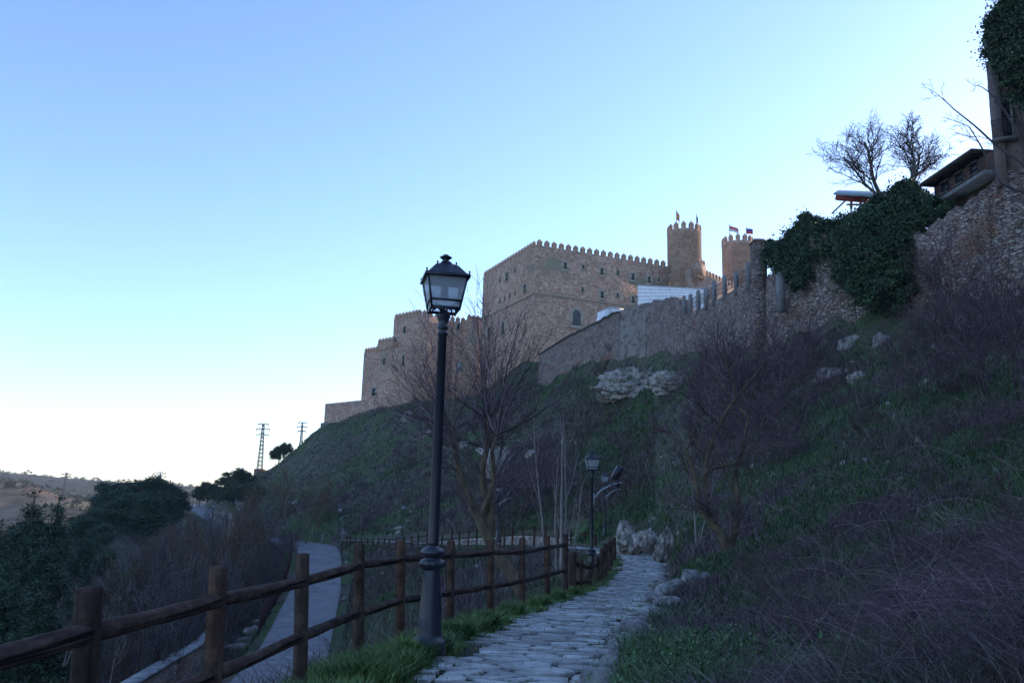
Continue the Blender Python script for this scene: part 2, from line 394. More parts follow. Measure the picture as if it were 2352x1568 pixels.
# long wall: column, top row, bottom row, distance
WALL = [(1238, 815, 890, 137), (1300, 776, 862, 125), (1380, 737, 842, 113), (1425, 714, 830, 105)]
WALL2 = [(1425, 712, 830, 105), (1460, 703, 824, 100), (1486, 694, 815, 96)]
WALL3 = [(1486, 700, 815, 96), (1510, 690, 812, 92), (1540, 684, 810, 86), (1560, 690, 810, 82), (1572, 722, 810, 80)]
WALL4 = [(1572, 724, 812, 80), (1610, 708, 812, 75), (1650, 686, 812, 70), (1700, 658, 812, 64), (1735, 640, 812, 60.5)]
WALL5 = [(1760, 640, 812, 58.5), (1800, 600, 800, 56), (1860, 545, 790, 53), (1950, 520, 770, 50), (2050, 520, 745, 47), (2110, 538, 735, 45), (2190, 487, 730, 43), (2268, 436, 735, 41)]
WALL6 = [(2268, 436, 735, 41), (2352, 330, 735, 39), (2500, 200, 735, 36.5), (2800, 60, 735, 33)]
ctrl = []
def cpt(px, py, Y): p = P(px, py, Y); ctrl.append(tuple(p))
for p in [(300, 1250, 112), (450, 1180, 165), (400, 1300, 92), (500, 1350, 78), (550, 1290, 95), (600, 1225, 122), (300, 1400, 66), (100, 1500, 52), (420, 1470, 52), (100, 1300, 95), (150, 1240, 130), (0, 1250, 150), (520, 1200, 140),
          (640, 1180, 125), (700, 1190, 112), (760, 1200, 106), (700, 1130, 145), (650, 1110, 175), (600, 1090, 200), (545, 1110, 195), (480, 1135, 190), (680, 1048, 195), (720, 1100, 150),
          (820, 1200, 104), (900, 1190, 99), (820, 1120, 128), (900, 1100, 125), (820, 1020, 165), (900, 1020, 145), (980, 1180, 92), (980, 1080, 118), (980, 1000, 140), (1060, 1180, 84), (1060, 1080, 105), (1060, 980, 132),
          (1150, 1180, 76), (1150, 1080, 95), (1150, 980, 122), (1250, 1180, 69), (1250, 1080, 84), (1250, 980, 105), (1250, 900, 130), (1330, 1190, 60), (1330, 1100, 74), (1330, 1000, 92), (1330, 920, 106),
          (1400, 1200, 53), (1420, 1100, 64), (1420, 1000, 79), (1420, 910, 93), (1500, 1200, 46), (1500, 1100, 56), (1500, 1000, 67), (1500, 920, 78),
          (1580, 1230, 34), (1600, 1130, 42), (1600, 1000, 56), (1600, 900, 67), (1700, 1250, 25), (1700, 1130, 34), (1700, 1000, 46), (1700, 880, 57),
          (1600, 1330, 22), (1620, 1420, 14.5), (1560, 1500, 9.8), (1700, 1400, 14), (1700, 1500, 9), (1820, 1350, 15.5), (1850, 1230, 22), (1850, 1100, 31), (1850, 950, 42), (1850, 860, 49),
          (2000, 1400, 11.5), (2000, 1300, 15), (2000, 1150, 22), (2000, 1000, 31), (2000, 850, 41), (2150, 1300, 13), (2150, 1100, 21), (2150, 900, 32), (2150, 790, 39), (2352, 1300, 10.5), (2352, 1150, 15.5), (2352, 1000, 21), (2352, 850, 30), (2352, 770, 36),
          (1800, 1567, 6.6), (2100, 1567, 5.2), (2352, 1567, 4.2), (1600, 1567, 7.4),
          # hollow between our path and the far one
          (850, 1290, 76), (950, 1290, 66), (1050, 1280, 58), (1150, 1275, 50), (1250, 1275, 44), (1330, 1285, 37), (850, 1400, 52), (950, 1380, 42), (1050, 1380, 33), (1150, 1360, 27), (1250, 1340, 25),
          # hills far away
          (0, 1109, 400), (60, 1120, 385), (150, 1143, 370), (230, 1168, 350), (320, 1190, 340), (0, 1180, 330), (120, 1200, 300), (220, 1225, 270), (350, 1215, 260), (450, 1170, 300), (-250, 1080, 420), (-250, 1180, 320),
          (0, 1150, 560), (300, 1180, 560), (600, 1180, 560), (0, 1090, 900), (120, 1097, 900), (240, 1107, 900), (340, 1113, 900), (440, 1121, 900), (560, 1130, 900), (700, 1140, 900), (-300, 1075, 900), (900, 1140, 900), (1400, 1140, 900),
          (0, 1150, 1500), (600, 1160, 1500), (1200, 1160, 1500)]: cpt(*p)
ctrl += [(-60, 20, -14), (-30, 5, -11), (-30, -30, -11), (-10, -10, -5.5), (-90, 60, -15), (-150, 0, -14), (-60, -60, -14), (8, -10, 4.5), (20, -10, 12), (40, 0, 20), (40, -60, 20), (6, 0, 3.1), (12, 4, 6.5), (4, -20, 1), (-400, 0, -5), (-300, 200, -10), (-800, 200, 0), (-800, -300, 0), (100, -100, 24), (300, -300, 20), (0, -300, -5),
         (60, 30, 24), (60, 60, 27), (100, 30, 26), (150, 80, 28), (300, 100, 10), (600, 200, -20), (900, 500, -30), (300, 400, -20), (0, 330, -25), (-60, 300, -25), (120, 330, -20), (600, 800, -30), (0, 500, -35), (-100, 260, -18)]
# left of the fence
FP = [(-2.05, 4.0), (-2.03, 5.7), (-1.87, 7.4), (-1.65, 9.2), (-1.4, 10.6), (-.9, 12.2), (-.35, 13.6), (.18, 15.6), (.74, 17.5), (1.2, 19), (1.9, 22.5), (3.1, 29), (4.1, 36)]
for x, y in FP:
    zp = float(pathz(y)); ctrl += [(x-.15, y+.05, zp-.22), (x-1.0, y+.5, zp-.85), (x-2.6, y+1.2, zp-2.1)]
for x, y in [(-2.1, 0), (-2.3, -6)]: ctrl += [(x-.2, y, -.15), (x-1.2, y, -1.0), (x-3.2, y, -2.8)]
for i in range(0, len(PATHD), 8):
    ctrl.append((PATHD[i, 0], PATHD[i, 1]+.01, PATHD[i, 2]))
for i in range(0, len(ROADD), 4): ctrl.append((ROADD[i, 0], ROADD[i, 1]+.01, ROADD[i, 2]))
# valley side of the road falls away
for i in range(2, len(ROADD)-6, 5):
    d = ROADD[i+1]-ROADD[i]; n = np.array([-d[1], d[0]]); n /= np.linalg.norm(n)
    for off, dz in ((4.5, -1.8), (9, -3.8)):
        if ROADD[i, 1] < 130: ctrl.append((ROADD[i, 0]+n[0]*off, ROADD[i, 1]+n[1]*off, ROADD[i, 2]+dz))
for W in (WALL, WALL2, WALL3, WALL4, WALL5):
    for px, t, b, Y in W:
        pb = P(px, b, Y); pt = P(px, t, Y)
        n = np.array([pb[0]-0, pb[1]]); 
        ctrl.append((pb[0], pb[1]-.5, pb[2])); ctrl.append((pb[0]+1.2, pb[1]+4.0, pt[2]-1.0))
        ctrl.append((pb[0]+12, pb[1]+22, pt[2]-1.0))
for px, t, b, Y in WALL6:
    pb = P(px, b, Y); ctrl.append((pb[0], pb[1]-.5, pb[2])); ctrl.append((pb[0]+5, pb[1]+2.0, pb[2]+6))
# castle foot
def castle_face(px, py, p0, n): return on_plane(px, py, p0, n)
K2 = P(959, 722, 178); _kl = PZ(905, 733, K2[2]); dL = _kl-K2; dL[2] = 0; dL /= np.linalg.norm(dL); nL = np.array([-dL[1], dL[0], 0.0]); nL = nL if nL[1] < 0 else -nL
K1 = K2+nL*1.0
for px, py in [(745, 1003), (780, 980), (820, 955), (870, 938), (920, 928), (950, 922)]:
    q = castle_face(px, py, K1+nL*.5, nL); ctrl.append((q[0], q[1], q[2])); ctrl.append(tuple(q-nL*5+np.array([0, 0, .6]))); ctrl.append(tuple(q+nL*9+np.array([0, 0, -4.0])))
for s in (0, 12, 24, 36, 60):
    q = C0+dB*s; ctrl.append((q[0]-2, q[1]-6, P(1232, 840, 145)[2]+s*.08)); ctrl.append((q[0]+3, q[1]+14, P(1232, 840, 145)[2]+1+s*.1))
q = P(1110, 905, 165); ctrl.append(tuple(q)); q = P(1030, 915, 172); ctrl.append(tuple(q))
for x, y, z in [(60, 120, 0), (80, 180, 0), (30, 215, 0), (0, 225, 0)]:
    ctrl.append((x, y, P(1232, 840, 145)[2]-(2 if y < 200 else 8)))
C = np.array(ctrl)
def warp(x, y):
    r = np.hypot(x, y)+1e-6; g = np.log1p(r/6.0)/r
    return x*g, y*g
cx_, cy_ = warp(C[:, 0], C[:, 1])
rr_ = np.hypot(C[:, 0], C[:, 1])
ZS = 6.0+rr_*.0
def phi(r2): return np.sqrt(r2+.03**2)
A = phi((cx_[:, None]-cx_[None])**2+(cy_[:, None]-cy_[None])**2)
A[np.diag_indices_from(A)] -= .006
n_ = len(C); B = np.zeros((n_+1, n_+1)); B[:n_, :n_] = A; B[:n_, n_] = 1; B[n_, :n_] = 1
wts = np.linalg.solve(B, np.r_[C[:, 2], 0])
def H(x, y, detail=True):
    x = np.atleast_1d(np.asarray(x, float)); y = np.atleast_1d(np.asarray(y, float)); sh = x.shape
    x = x.ravel(); y = y.ravel(); out = np.zeros(len(x))
    for s in range(0, len(x), 20000):
        u, v = warp(x[s:s+20000], y[s:s+20000])
        out[s:s+20000] = phi((u[:, None]-cx_[None])**2+(v[:, None]-cy_[None])**2)@wts[:n_]+wts[n_]
    r = np.hypot(x, y)
    amp = .10+.012*np.minimum(r, 160)+.02*np.clip(r-160, 0, 500)
    dp, zp = near(PATHD[::2], x, y); dr, zr = near(ROADD[::2], x, y)
    calm = smooth((dp-1.0)/3)*smooth((dr-2.6)/4)
    sc = np.where(r < 60, .45, .45)
    det = fbm(x*.45, y*.45, 4)*amp*.55+fbm(x*.09+9, y*.09, 4)*amp*1.2
    det = np.where(r > 250, fbm(x*.012, y*.012, 5)*amp*1.2, det)
    out = out+det*calm
    k = smooth((dp-.95)/.7); out = out*k+(zp-.02)*(1-k)
    k = smooth((dr-2.4)/1.6); out = out*k+(zr-.03)*(1-k)
    return out.reshape(sh)
def h1(x, y): return float(H(x, y)[0])
def ground(px, py, Y0=3, Y1=300):
    """march the view ray to the terrain"""
    ys = np.geomspace(Y0, Y1, 400); d = ray(px, py); t = ys/d[1]
    X = EYE[0]+d[0]*t; Z = EYE[2]+d[2]*t; hz = H(X, ys); k = np.argmax(Z <= hz)
    return np.array([X[k], ys[k], hz[k]])
# ------------------------------------------------------------------ terrain mesh
def terrain():
    a1 = np.linspace(-40, 44, 420); a2 = np.linspace(44, 320, 60)[1:-1]
    az = np.radians(np.r_[a1, a2]); rad = np.r_[np.geomspace(1.2, 300, 430), np.geomspace(302, 2600, 90)]
    AZ, RD = np.meshgrid(az, rad); X = np.sin(AZ)*RD; Y = np.cos(AZ)*RD; Z = H(X, Y)
    V = np.c_[X.ravel(), Y.ravel(), Z.ravel()]; na = len(az); nr = len(rad)
    i, j = np.meshgrid(np.arange(nr-1), np.arange(na)); i = i.ravel(); j = j.ravel(); j2 = (j+1) % na
    F = np.c_[i*na+j, (i+1)*na+j, (i+1)*na+j2, i*na+j2]
    V = np.r_[V, [[0, 0, h1(0, 0)]]]; c = len(V)-1
    jj = np.arange(na); T = np.c_[jj, (jj+1) % na, np.full(na, c)]
    m, nt, bs = nodes('hillside_ground'); v = coords(nt)
    f1 = noiset(nt, v, .10, 6, .62); f2 = noiset(nt, v, .9, 6, .68); f3 = noiset(nt, v, 6, 5, .7); f4 = noiset(nt, v, .35, 5, .6)
    c = ramp(nt, f2, [(.32, (.058, .044, .043)), (.46, (.095, .078, .068)), (.58, (.060, .070, .040)), (.72, (.125, .108, .09))])
    c = mixc(nt, ramp(nt, f1, [(.49, (0, 0, 0)), (.58, (.85, .85, .85))]), c, ramp(nt, f3, [(.35, (.026, .055, .02)), (.65, (.062, .105, .034))]))
    c = mixc(nt, ramp(nt, f4, [(.54, (0, 0, 0)), (.62, (.85, .85, .85))]), c, (.040, .030, .034))
    c = mixc(nt, 1.0, c, ramp(nt, f3, [(.3, (.65, .65, .65)), (.7, (1.75, 1.75, 1.75))]), 'MULTIPLY')
    ln = nt.nodes.new('ShaderNodeVectorMath'); ln.operation = 'LENGTH'; nt.links.new(v, ln.inputs[0])
    far = ramp(nt, ln.outputs['Value'], [(0, (0, 0, 0)), (1, (1, 1, 1))]); mr = nt.nodes.new('ShaderNodeMapRange'); mr.inputs[1].default_value = 230; mr.inputs[2].default_value = 300
    nt.links.new(ln.outputs['Value'], mr.inputs[0])
    fv = noiset(nt, v, .045, 8, .68)
    cf = ramp(nt, fv, [(.36, (.025, .03, .018)), (.47, (.12, .08, .05)), (.58, (.20, .135, .085)), (.75, (.30, .22, .16))])
    c = mixc(nt, mr.outputs[0], c, cf)
    m2 = nt.nodes.new('ShaderNodeMapRange'); m2.inputs[1].default_value = 520; m2.inputs[2].default_value = 620; nt.links.new(ln.outputs['Value'], m2.inputs[0])
    vor = nt.nodes.new('ShaderNodeTexVoronoi'); vor.inputs['Scale'].default_value = .06; nt.links.new(v, vor.inputs['Vector'])
    sc_ = mixc(nt, ramp(nt, vor.outputs['Distance'], [(.22, (1, 1, 1)), (.34, (0, 0, 0))]), ramp(nt, fv, [(.4, (.022, .022, .02)), (.7, (.06, .048, .042))]), (.012, .016, .012))  # far ridge: scrub dots, plus its shade put in as a darker base colour
    c = mixc(nt, m2.outputs[0], c, sc_)
    nt.links.new(c, bs.inputs['Base Color']); bs.inputs['Roughness'].default_value = .95; bs.inputs['Specular IOR Level'].default_value = .1
    bump(nt, bs, f3, .9, .12)
    return struct(mk('ground', V, [F, T], m, None, True))
terrain()

# ------------------------------------------------------------------ flagstone footpath and asphalt road
def frames(pl):
    t = np.gradient(pl[:, :2], axis=0); t /= np.linalg.norm(t, axis=1, keepdims=True); n = np.c_[t[:, 1], -t[:, 0]]   # right side
    s = np.r_[0, np.cumsum(np.linalg.norm(np.diff(pl[:, :2], axis=0), axis=1))]; return s, t, n
def footpath():
    rng = np.random.RandomState(3); s, t, n = frames(PATHD); L = s[-1]
    # half width by distance
    def at(sv, off, up=0.0):
        x = np.interp(sv, s, PATHD[:, 0])+np.interp(sv, s, n[:, 0])*off; y = np.interp(sv, s, PATHD[:, 1])+np.interp(sv, s, n[:, 1])*off
        return np.array([x, y, np.interp(sv, s, PATHD[:, 2])+up])
    hw = .97; mb = MB(); EL = 1.75     # stones are longer across the path
    pts = []; sv = 0.0
    while sv < L-.3:
        k = 1.0 if sv < 60 else 1.5; row = rng.uniform(.15, .26)*k; o = -hw-.1+rng.uniform(0, .3)
        while o < hw+.1: pts.append((sv+rng.uniform(-.6, .6)*row, o+rng.uniform(-.06, .06))); o += rng.uniform(.24, .60)*k
        sv += row
    pts = np.array(pts); pts = pts[np.argsort(pts[:, 0])]; q = pts*np.array([EL, 1.0])
    for i in range(len(pts)):
        c = q[i]
        if abs(pts[i, 1]) > hw+.04: continue
        lo = np.searchsorted(pts[:, 0], pts[i, 0]-.8); hi = np.searchsorted(pts[:, 0], pts[i, 0]+.8)
        poly = [c+np.array(v) for v in ((-.6, -.5), (.6, -.5), (.6, .5), (-.6, .5))]
        for jn in range(lo, hi):
            if jn == i: continue
            d = q[jn]-c; dist = np.hypot(*d)
            if dist > 1.4: continue
            nrm = d/dist; g = rng.uniform(.012, .035) if rng.rand() < .8 else .05; lim = dist/2-g; out = []
            for a in range(len(poly)):
                A_, B_ = poly[a], poly[(a+1) % len(poly)]; da = (A_-c)@nrm-lim; db = (B_-c)@nrm-lim
                if da <= 0: out.append(A_)
                if da*db < 0: out.append(A_+(B_-A_)*(da/(da-db)))
            poly = out
            if len(poly) < 3: break
        if len(poly) < 3: continue
        # cut the corners, roughen the outline
        pl = []
        for a in range(len(poly)):
            A_, B_ = poly[a], poly[(a+1) % len(poly)]; e = rng.uniform(.10, .24); pl += [A_+(B_-A_)*e, A_+(B_-A_)*.5+rng.randn(2)*.010, A_+(B_-A_)*(1-e)]
        pl = np.array(pl); cc = pl.mean(0); n8 = len(pl)
        if max(abs(pl[:, 1])) > 1.25: continue
        up = .018+rng.uniform(-.008, .010); tx, ty = rng.uniform(-.03, .03, 2); V = []
        for f, u in ((1.0, -.04), (1.0, up-.004), (.975, up)):
            for r in pl:
                w = cc+(r-cc)*f; V.append(at(w[0]/EL, w[1], u+((tx*(r[0]-cc[0])+ty*(r[1]-cc[1])) if u > -.03 else 0)))
        F = [tuple(range(2*n8, 3*n8))]
        for k in (0, n8): F += [(k+a, k+(a+1) % n8, k+n8+(a+1) % n8, k+n8+a) for a in range(n8)]
        mb.add(V, F)
    m, nt, bs = nodes('flagstones'); v = coords(nt); f = noiset(nt, v, 1.7, 7, .7); f2 = noiset(nt, v, 14, 5, .7)
    ri = nt.nodes.new('ShaderNodeNewGeometry')
    c = ramp(nt, f, [(.3, (.22, .22, .22)), (.5, (.36, .36, .355)), (.7, (.49, .49, .48))])
    c = mixc(nt, 1.0, c, ramp(nt, ri.outputs['Random Per Island'], [(0, (.62, .60, .58)), (.5, (1, 1, 1)), (1, (1.3, 1.28, 1.25))]), 'MULTIPLY')
    c = mixc(nt, 1.0, c, ramp(nt, f2, [(.3, (.7, .7, .7)), (.7, (1.2, 1.2, 1.2))]), 'MULTIPLY')
    ms = noiset(nt, v, 3.2, 6, .7); c = mixc(nt, ramp(nt, ms, [(.56, (0, 0, 0)), (.64, (.75, .75, .75))]), c, (.07, .075, .045))
    dk = noiset(nt, v, .8, 4, .6); c = mixc(nt, 1.0, c, ramp(nt, dk, [(.3, (.72, .72, .72)), (.7, (1.12, 1.12, 1.12))]), 'MULTIPLY')
    nt.links.new(c, bs.inputs['Base Color']); bs.inputs['Roughness'].default_value = .75; bs.inputs['Specular IOR Level'].default_value = .3; bump(nt, bs, f2, .5, .01)
    F = mb.F; o = mb.build('footpath', m)
    # flip check: make sure tops face up
    me = o.data
    if me.polygons[0].normal.z < 0 or True:
        import bmesh
        bm = bmesh.new(); bm.from_mesh(me); bmesh.ops.recalc_face_normals(bm, faces=bm.faces); 
        for fc in bm.faces:
            if len(fc.verts) > 4 and fc.normal.z < 0: fc.normal_flip()
        bm.to_mesh(me); bm.free()
    struct(o)
    # earth bed under the stones
    mb = []; st = PATHD[::2]; s2, t2, n2 = frames(st)
    Lp = np.c_[st[:, :2]-n2*1.0, st[:, 2]-.012]; Rp = np.c_[st[:, :2]+n2*1.0, st[:, 2]-.012]
    V = np.r_[Lp, Rp]; k = len(st); i = np.arange(k-1); Fq = np.c_[i, i+k, i+k+1, i+1]
    struct(mk('path_bed', V, Fq, noisy('path_earth', [(.3, (.022, .022, .014)), (.55, (.04, .032, .026)), (.7, (.03, .05, .018))], 5, 5, .95, .6, .02)))
footpath()
def road():
    pl = ROADD; s, t, n = frames(pl); offs = np.linspace(-2.1, 2.1, 7); V = []
    for o in offs: V.append(np.c_[pl[:, :2]+n*o, pl[:, 2]+.03-.01*abs(o)])
    V = np.concatenate(V); k = len(pl); F = []
    for a in range(6):
        i = np.arange(k-1); F.append(np.c_[a*k+i, (a+1)*k+i, (a+1)*k+i+1, a*k+i+1])
    m, nt, bs = nodes('asphalt'); v = coords(nt); f = noiset(nt, v, .55, 9, .75); g = noiset(nt, v, 30, 2)
    c = ramp(nt, f, [(.36, (.105, .10, .108)), (.5, (.17, .162, .172)), (.56, (.18, .17, .18)), (.66, (.24, .23, .24))]); c = mixc(nt, 1.0, c, ramp(nt, g, [(.3, (.8, .8, .8)), (.7, (1.2, 1.2, 1.2))]), 'MULTIPLY')
    nt.links.new(c, bs.inputs['Base Color']); bs.inputs['Roughness'].default_value = .8; bump(nt, bs, g, .3, .005)
    struct(mk('road', V, np.concatenate(F), m, None, True))
    # pale kerb on the inside of the bend (uphill edge) past the end
    mb = MB(); sel = [i for i in range(len(pl)) if 84 < pl[i, 1] < 112]
    for a, b in zip(sel[:-1], sel[1:]):
        q = [np.r_[pl[i, :2]+n[i]*2.22, pl[i, 2]+.02] for i in (a, b)]; mb.bar(q[0], q[1], .2, .16)
    struct(mb.build('road_kerb', M['concrete']))
road()

# ------------------------------------------------------------------ castle
castle = empty('castle', (C0[0], C0[1], 0), 'large brown stone castle with pointed battlements and round towers on the hilltop', 'castle')
co_ = np.array([C0[0], C0[1], 0.0])
BZ = P(1232, 900, 140)[2]
def quad_poly(p0, d1, l1, d2, l2): p0 = np.asarray(p0)[:2]; return [p0, p0+d1[:2]*l1, p0+d1[:2]*l1+d2[:2]*l2, p0+d2[:2]*l2]
def ccw(poly):
    a = sum(poly[i][0]*poly[(i+1) % len(poly)][1]-poly[(i+1) % len(poly)][0]*poly[i][1] for i in range(len(poly)))
    return poly if a > 0 else poly[::-1]
_mer = None
def merlons(parent, p, d, n_out, length, z, sp=1.34, w=.92, h=1.25, th=.5, start=None):
    """merlons with a pointed cap along the top of a wall"""
    global _mer
    if _mer is None:
        mb = MB(); mb.add([(-.5, -.5, -.02), (.5, -.5, -.02), (.5, .5, -.02), (-.5, .5, -.02), (-.5, -.5, .66), (.5, -.5, .66), (.5, .5, .66), (-.5, .5, .66), (-.07, 0, 1.05), (.07, 0, 1.05)],
                          [(3, 2, 1, 0), (0, 1, 5, 4), (1, 2, 6, 5), (2, 3, 7, 6), (3, 0, 4, 7), (4, 5, 9, 8), (6, 7, 8, 9), (5, 6, 9), (7, 4, 8)])
        o = mb.build('merlon', M['castle']); _mer = o.data; COL.objects.unlink(o); bpy.data.objects.remove(o)
    k = max(1, int(round(length/sp))); sp = length/k
    ang = math.atan2(d[1], d[0])
    for i in range(k):
        q = np.asarray(p)+d*((i+.5)*sp)-n_out*(th/2); o = bpy.data.objects.new('merlon', _mer); COL.objects.link(o); o.parent = parent
        o.location = (q[0]-co_[0], q[1]-co_[1], z); o.rotation_euler = (0, 0, ang); o.scale = (w, th, h)
def window(px, py, wpx, hpx, p0, n, parent=None, arch=False, bars=False, bright=False, frame=.22, proud=.13):
    """px size in frame pixels of the dark opening; p0,n: wall plane"""
    c = on_plane(px, py, p0, n); u = np.array([-n[1], n[0], 0]); u = u if u[0] > 0 else -u
    a = on_plane(px-wpx/2, py, p0, n); b = on_plane(px+wpx/2, py, p0, n); w = abs(np.dot(b-a, u))*1.15; h = hpx*abs(c[1])/FPX*1.12
    up = np.array([0, 0, 1.0]); c = c-co_
    par = parent or castle; f = MB(); ax = (u, n, up)
    t = frame; q = c+n*(proud/2)
    f.box(q-u*(w/2+t/2), (t, proud, h), ax); f.box(q+u*(w/2+t/2), (t, proud, h), ax); f.box(q-up*(h/2+t/2), (w+2*t, proud+.02, t), ax)
    if arch:
        K = 8; pts = [(math.cos(math.pi*i/K), math.sin(math.pi*i/K)) for i in range(K+1)]
        for i in range(K):
            p1 = q+u*(w/2+t/2)*pts[i][0]+up*(h/2+(w/2+t/2)*pts[i][1]*1.0); p2 = q+u*(w/2+t/2)*pts[i+1][0]+up*(h/2+(w/2+t/2)*pts[i+1][1])
            f.bar(p1, p2, t, t) if False else f.box((p1+p2)/2, (np.linalg.norm(p2-p1)*1.06, proud-.003*i, t), ((p2-p1)/np.linalg.norm(p2-p1), n, np.cross((p2-p1)/np.linalg.norm(p2-p1), n)))
    else: f.box(q+up*(h/2+t/2), (w+2*t, proud+.02, t), ax)
    fo = f.build('window', M['quoin'], par)
    g = MB()
    if arch:
        K = 8; V = [c+n*.02-u*w/2-up*h/2, c+n*.02+u*w/2-up*h/2]+[c+n*.02+u*w/2*math.cos(math.pi*i/K)+up*(h/2+w/2*math.sin(math.pi*i/K)) for i in range(K+1)]
        g.add(V, [tuple(range(len(V)))])
    else: g.box(c+n*.01, (w, .02, h), ax)
    g.build('pane', M['galv'] if bright else M['dark_glass'], fo)
    if bars:
        b = MB()
        for k in range(1, 4): b.bar(c+n*.06+u*(w*(k/4-.5))-up*h/2, c+n*.06+u*(w*(k/4-.5))+up*(h/2+w*.35), .045)
        for k in range(1, 5): b.bar(c+n*.06-u*w/2+up*h*(k/5-.5)*1.1, c+n*.06+u*w/2+up*h*(k/5-.5)*1.1, .045)
        b.build('grille', M['iron'], fo)
def R4(X, Y): return 1194.4+X/3.0475, 441+Y/3.0475
def R3(X, Y): return 716.6+X/2.845, 496.1+Y/2.845
# main block
def block(name, poly, z0, z1, mat='castle'):
    mb = MB(); mb.prism([np.asarray(p)-co_[:2] for p in ccw(poly)], z0, z1); return mb.build(name, M[mat], castle)
LB = 60.0
main = block('main_block', quad_poly(C0, dA, LA, dB, LB-25), BZ-6, CZ)
zs = on_plane(*R4(300, 738), C0, nB)[2]
low = block('base_course', quad_poly(C0+nA*.14+nB*.14, dA, LA+.14, dB, LB-10), BZ-6, zs)
mb = MB(); mb.box((C0+dA*(LA/2)+nA*.14-co_)*np.array([1, 1, 0])+np.array([0, 0, zs+.1]), (LA+.3, .35, .2), (dA, nA, (0, 0, 1))); mb.box((C0+dB*18+nB*.14-co_)*np.array([1, 1, 0])+np.array([0, 0, zs+.102]), (37, .35, .2), (dB, nB, (0, 0, 1)))
mb.build('string_course', M['quoin'], castle)
tB = slide(C0, dB, 1532)
merlons(main, C0, dB, nB, tB, CZ, sp=tB/19)
merlons(main, C0+dA*1.0, dA, nA, LA-1, CZ, sp=1.34)
for X, Y, w, h in [(316, 518, 20, 42), (443, 525, 14, 26), (572, 558, 18, 42), (684, 566, 14, 28), (790, 595, 18, 42), (904, 616, 18, 40), (972, 614, 12, 28), (438, 686, 12, 28), (574, 720, 18, 42), (682, 724, 13, 26), (792, 755, 16, 40)]:
    window(*R4(X, Y), w/3.05, h/3.05, C0, nB, frame=.48 if w > 14 else .26, proud=.07)
window(*R4(395, 898), 50/3.05, 72/3.05, C0+nB*.14, nB, arch=True, bars=True, frame=.5)
for X, Y, w, h in [(1275, 397, 14, 50), (1393, 475, 14, 50), (1230, 417, 7, 30), (1328, 355, 7, 30), (1230, 553, 6, 30), (1260, 538, 6, 30), (1295, 520, 6, 30), (1328, 503, 6, 30)]:
    window(*R3(X, Y), w/2.845, h/2.845, C0, nA, frame=.2 if w > 10 else .06)
for X, Y, w, h in [(1250, 745, 16, 60), (1156, 782, 15, 60)]:
    window(*R3(X, Y), w/2.845, h/2.845, C0+nA*.14, nA, arch=True, frame=.25)
# left blocks stepping down the hill
kt = K2; tt = slide(kt, dL, 905)
b2 = block('west_tower', [kt[:2], (kt+dL*tt)[:2], (kt+dL*tt-nL*12)[:2], (kt-nL*12+dB*3.4)[:2], (kt+dB*3.4)[:2]], BZ-16, kt[2])
merlons(b2, kt, dL, nL, tt, kt[2], sp=1.15); merlons(b2, kt, dB, nB, 3.4, kt[2], sp=1.2)
kc = kt+dB*3.4+dA*2.5; tc = slide(kc, dB, 1118)
b3 = block('curtain_wall', quad_poly(kc, dA, 6, dB, tc+2), BZ-16, kt[2]); merlons(b3, kc, dB, nB, tc, kt[2], sp=1.3)
t0 = slide(kc, dB, 1068); k4 = kc+dB*t0-dA*1.5
b4 = block('stair_tower', quad_poly(k4, dA, 5, dB, tc-t0), BZ-16, kt[2]+.5); merlons(b4, k4, dB, nB, tc-t0, kt[2]+.5, sp=1.2)
k1 = kt+nL*1.0; k1 = k1+dL*slide(k1, dL, 955); z1 = on_plane(836, 811, k1, nL)[2]; k1[2] = z1; t1 = slide(k1, dL, 836)
b1 = block('lower_tower', quad_poly(k1, dL, t1, -nL, 12), BZ-20, z1)
tm = slide(k1, dL, 866); merlons(b1, k1+dL*tm, dL, nL, t1-tm, z1, sp=1.0, w=.62)
zz = on_plane(867, 790, k1, nL)[2]; tm2 = slide(k1, dL, 903)
bs1 = block('raised_step', quad_poly(k1+dL*tm2+nL*.003, dL, tm-tm2, -nL, 4), z1-.05, zz); merlons(bs1, k1+dL*tm2, dL, nL, tm-tm2, zz, sp=1.2)
k0 = k1+nL*.5; z0a = on_plane(747, 927, k0, nL)[2]; k0[2] = z0a; t0a = slide(k0, dL, 747)
b0 = block('outwork_wall', quad_poly(k0, dL, t0a, -nL, 3), BZ-26, z0a)
mb = MB(); mb.prism([np.asarray(p)-co_[:2] for p in ccw(quad_poly(k0+dL*(t0a-3)+nL*.5, dL, 3.6, -nL, 3.6))], BZ-26, z0a-4.6); mb.build('buttress', M['rubble'], castle)
for X, Y, w, h, pl in [(606, 742, 13, 38, kt), (473, 948, 14, 34, k1), (598, 945, 12, 60, k1), (406, 1150, 20, 42, k1)]:
    window(*R3(X, Y), w/2.845, h/2.845, pl, nL, frame=.15 if w < 18 else .4)
for X, Y, w, h, pl, br in [(955, 725, 14, 36, kc, 0), (888, 860, 20, 34, kc, 1), (965, 985, 26, 44, kc, 1)]:
    window(*R3(X, Y), w/2.845, h/2.845, pl, nB, bright=bool(br), frame=.25)
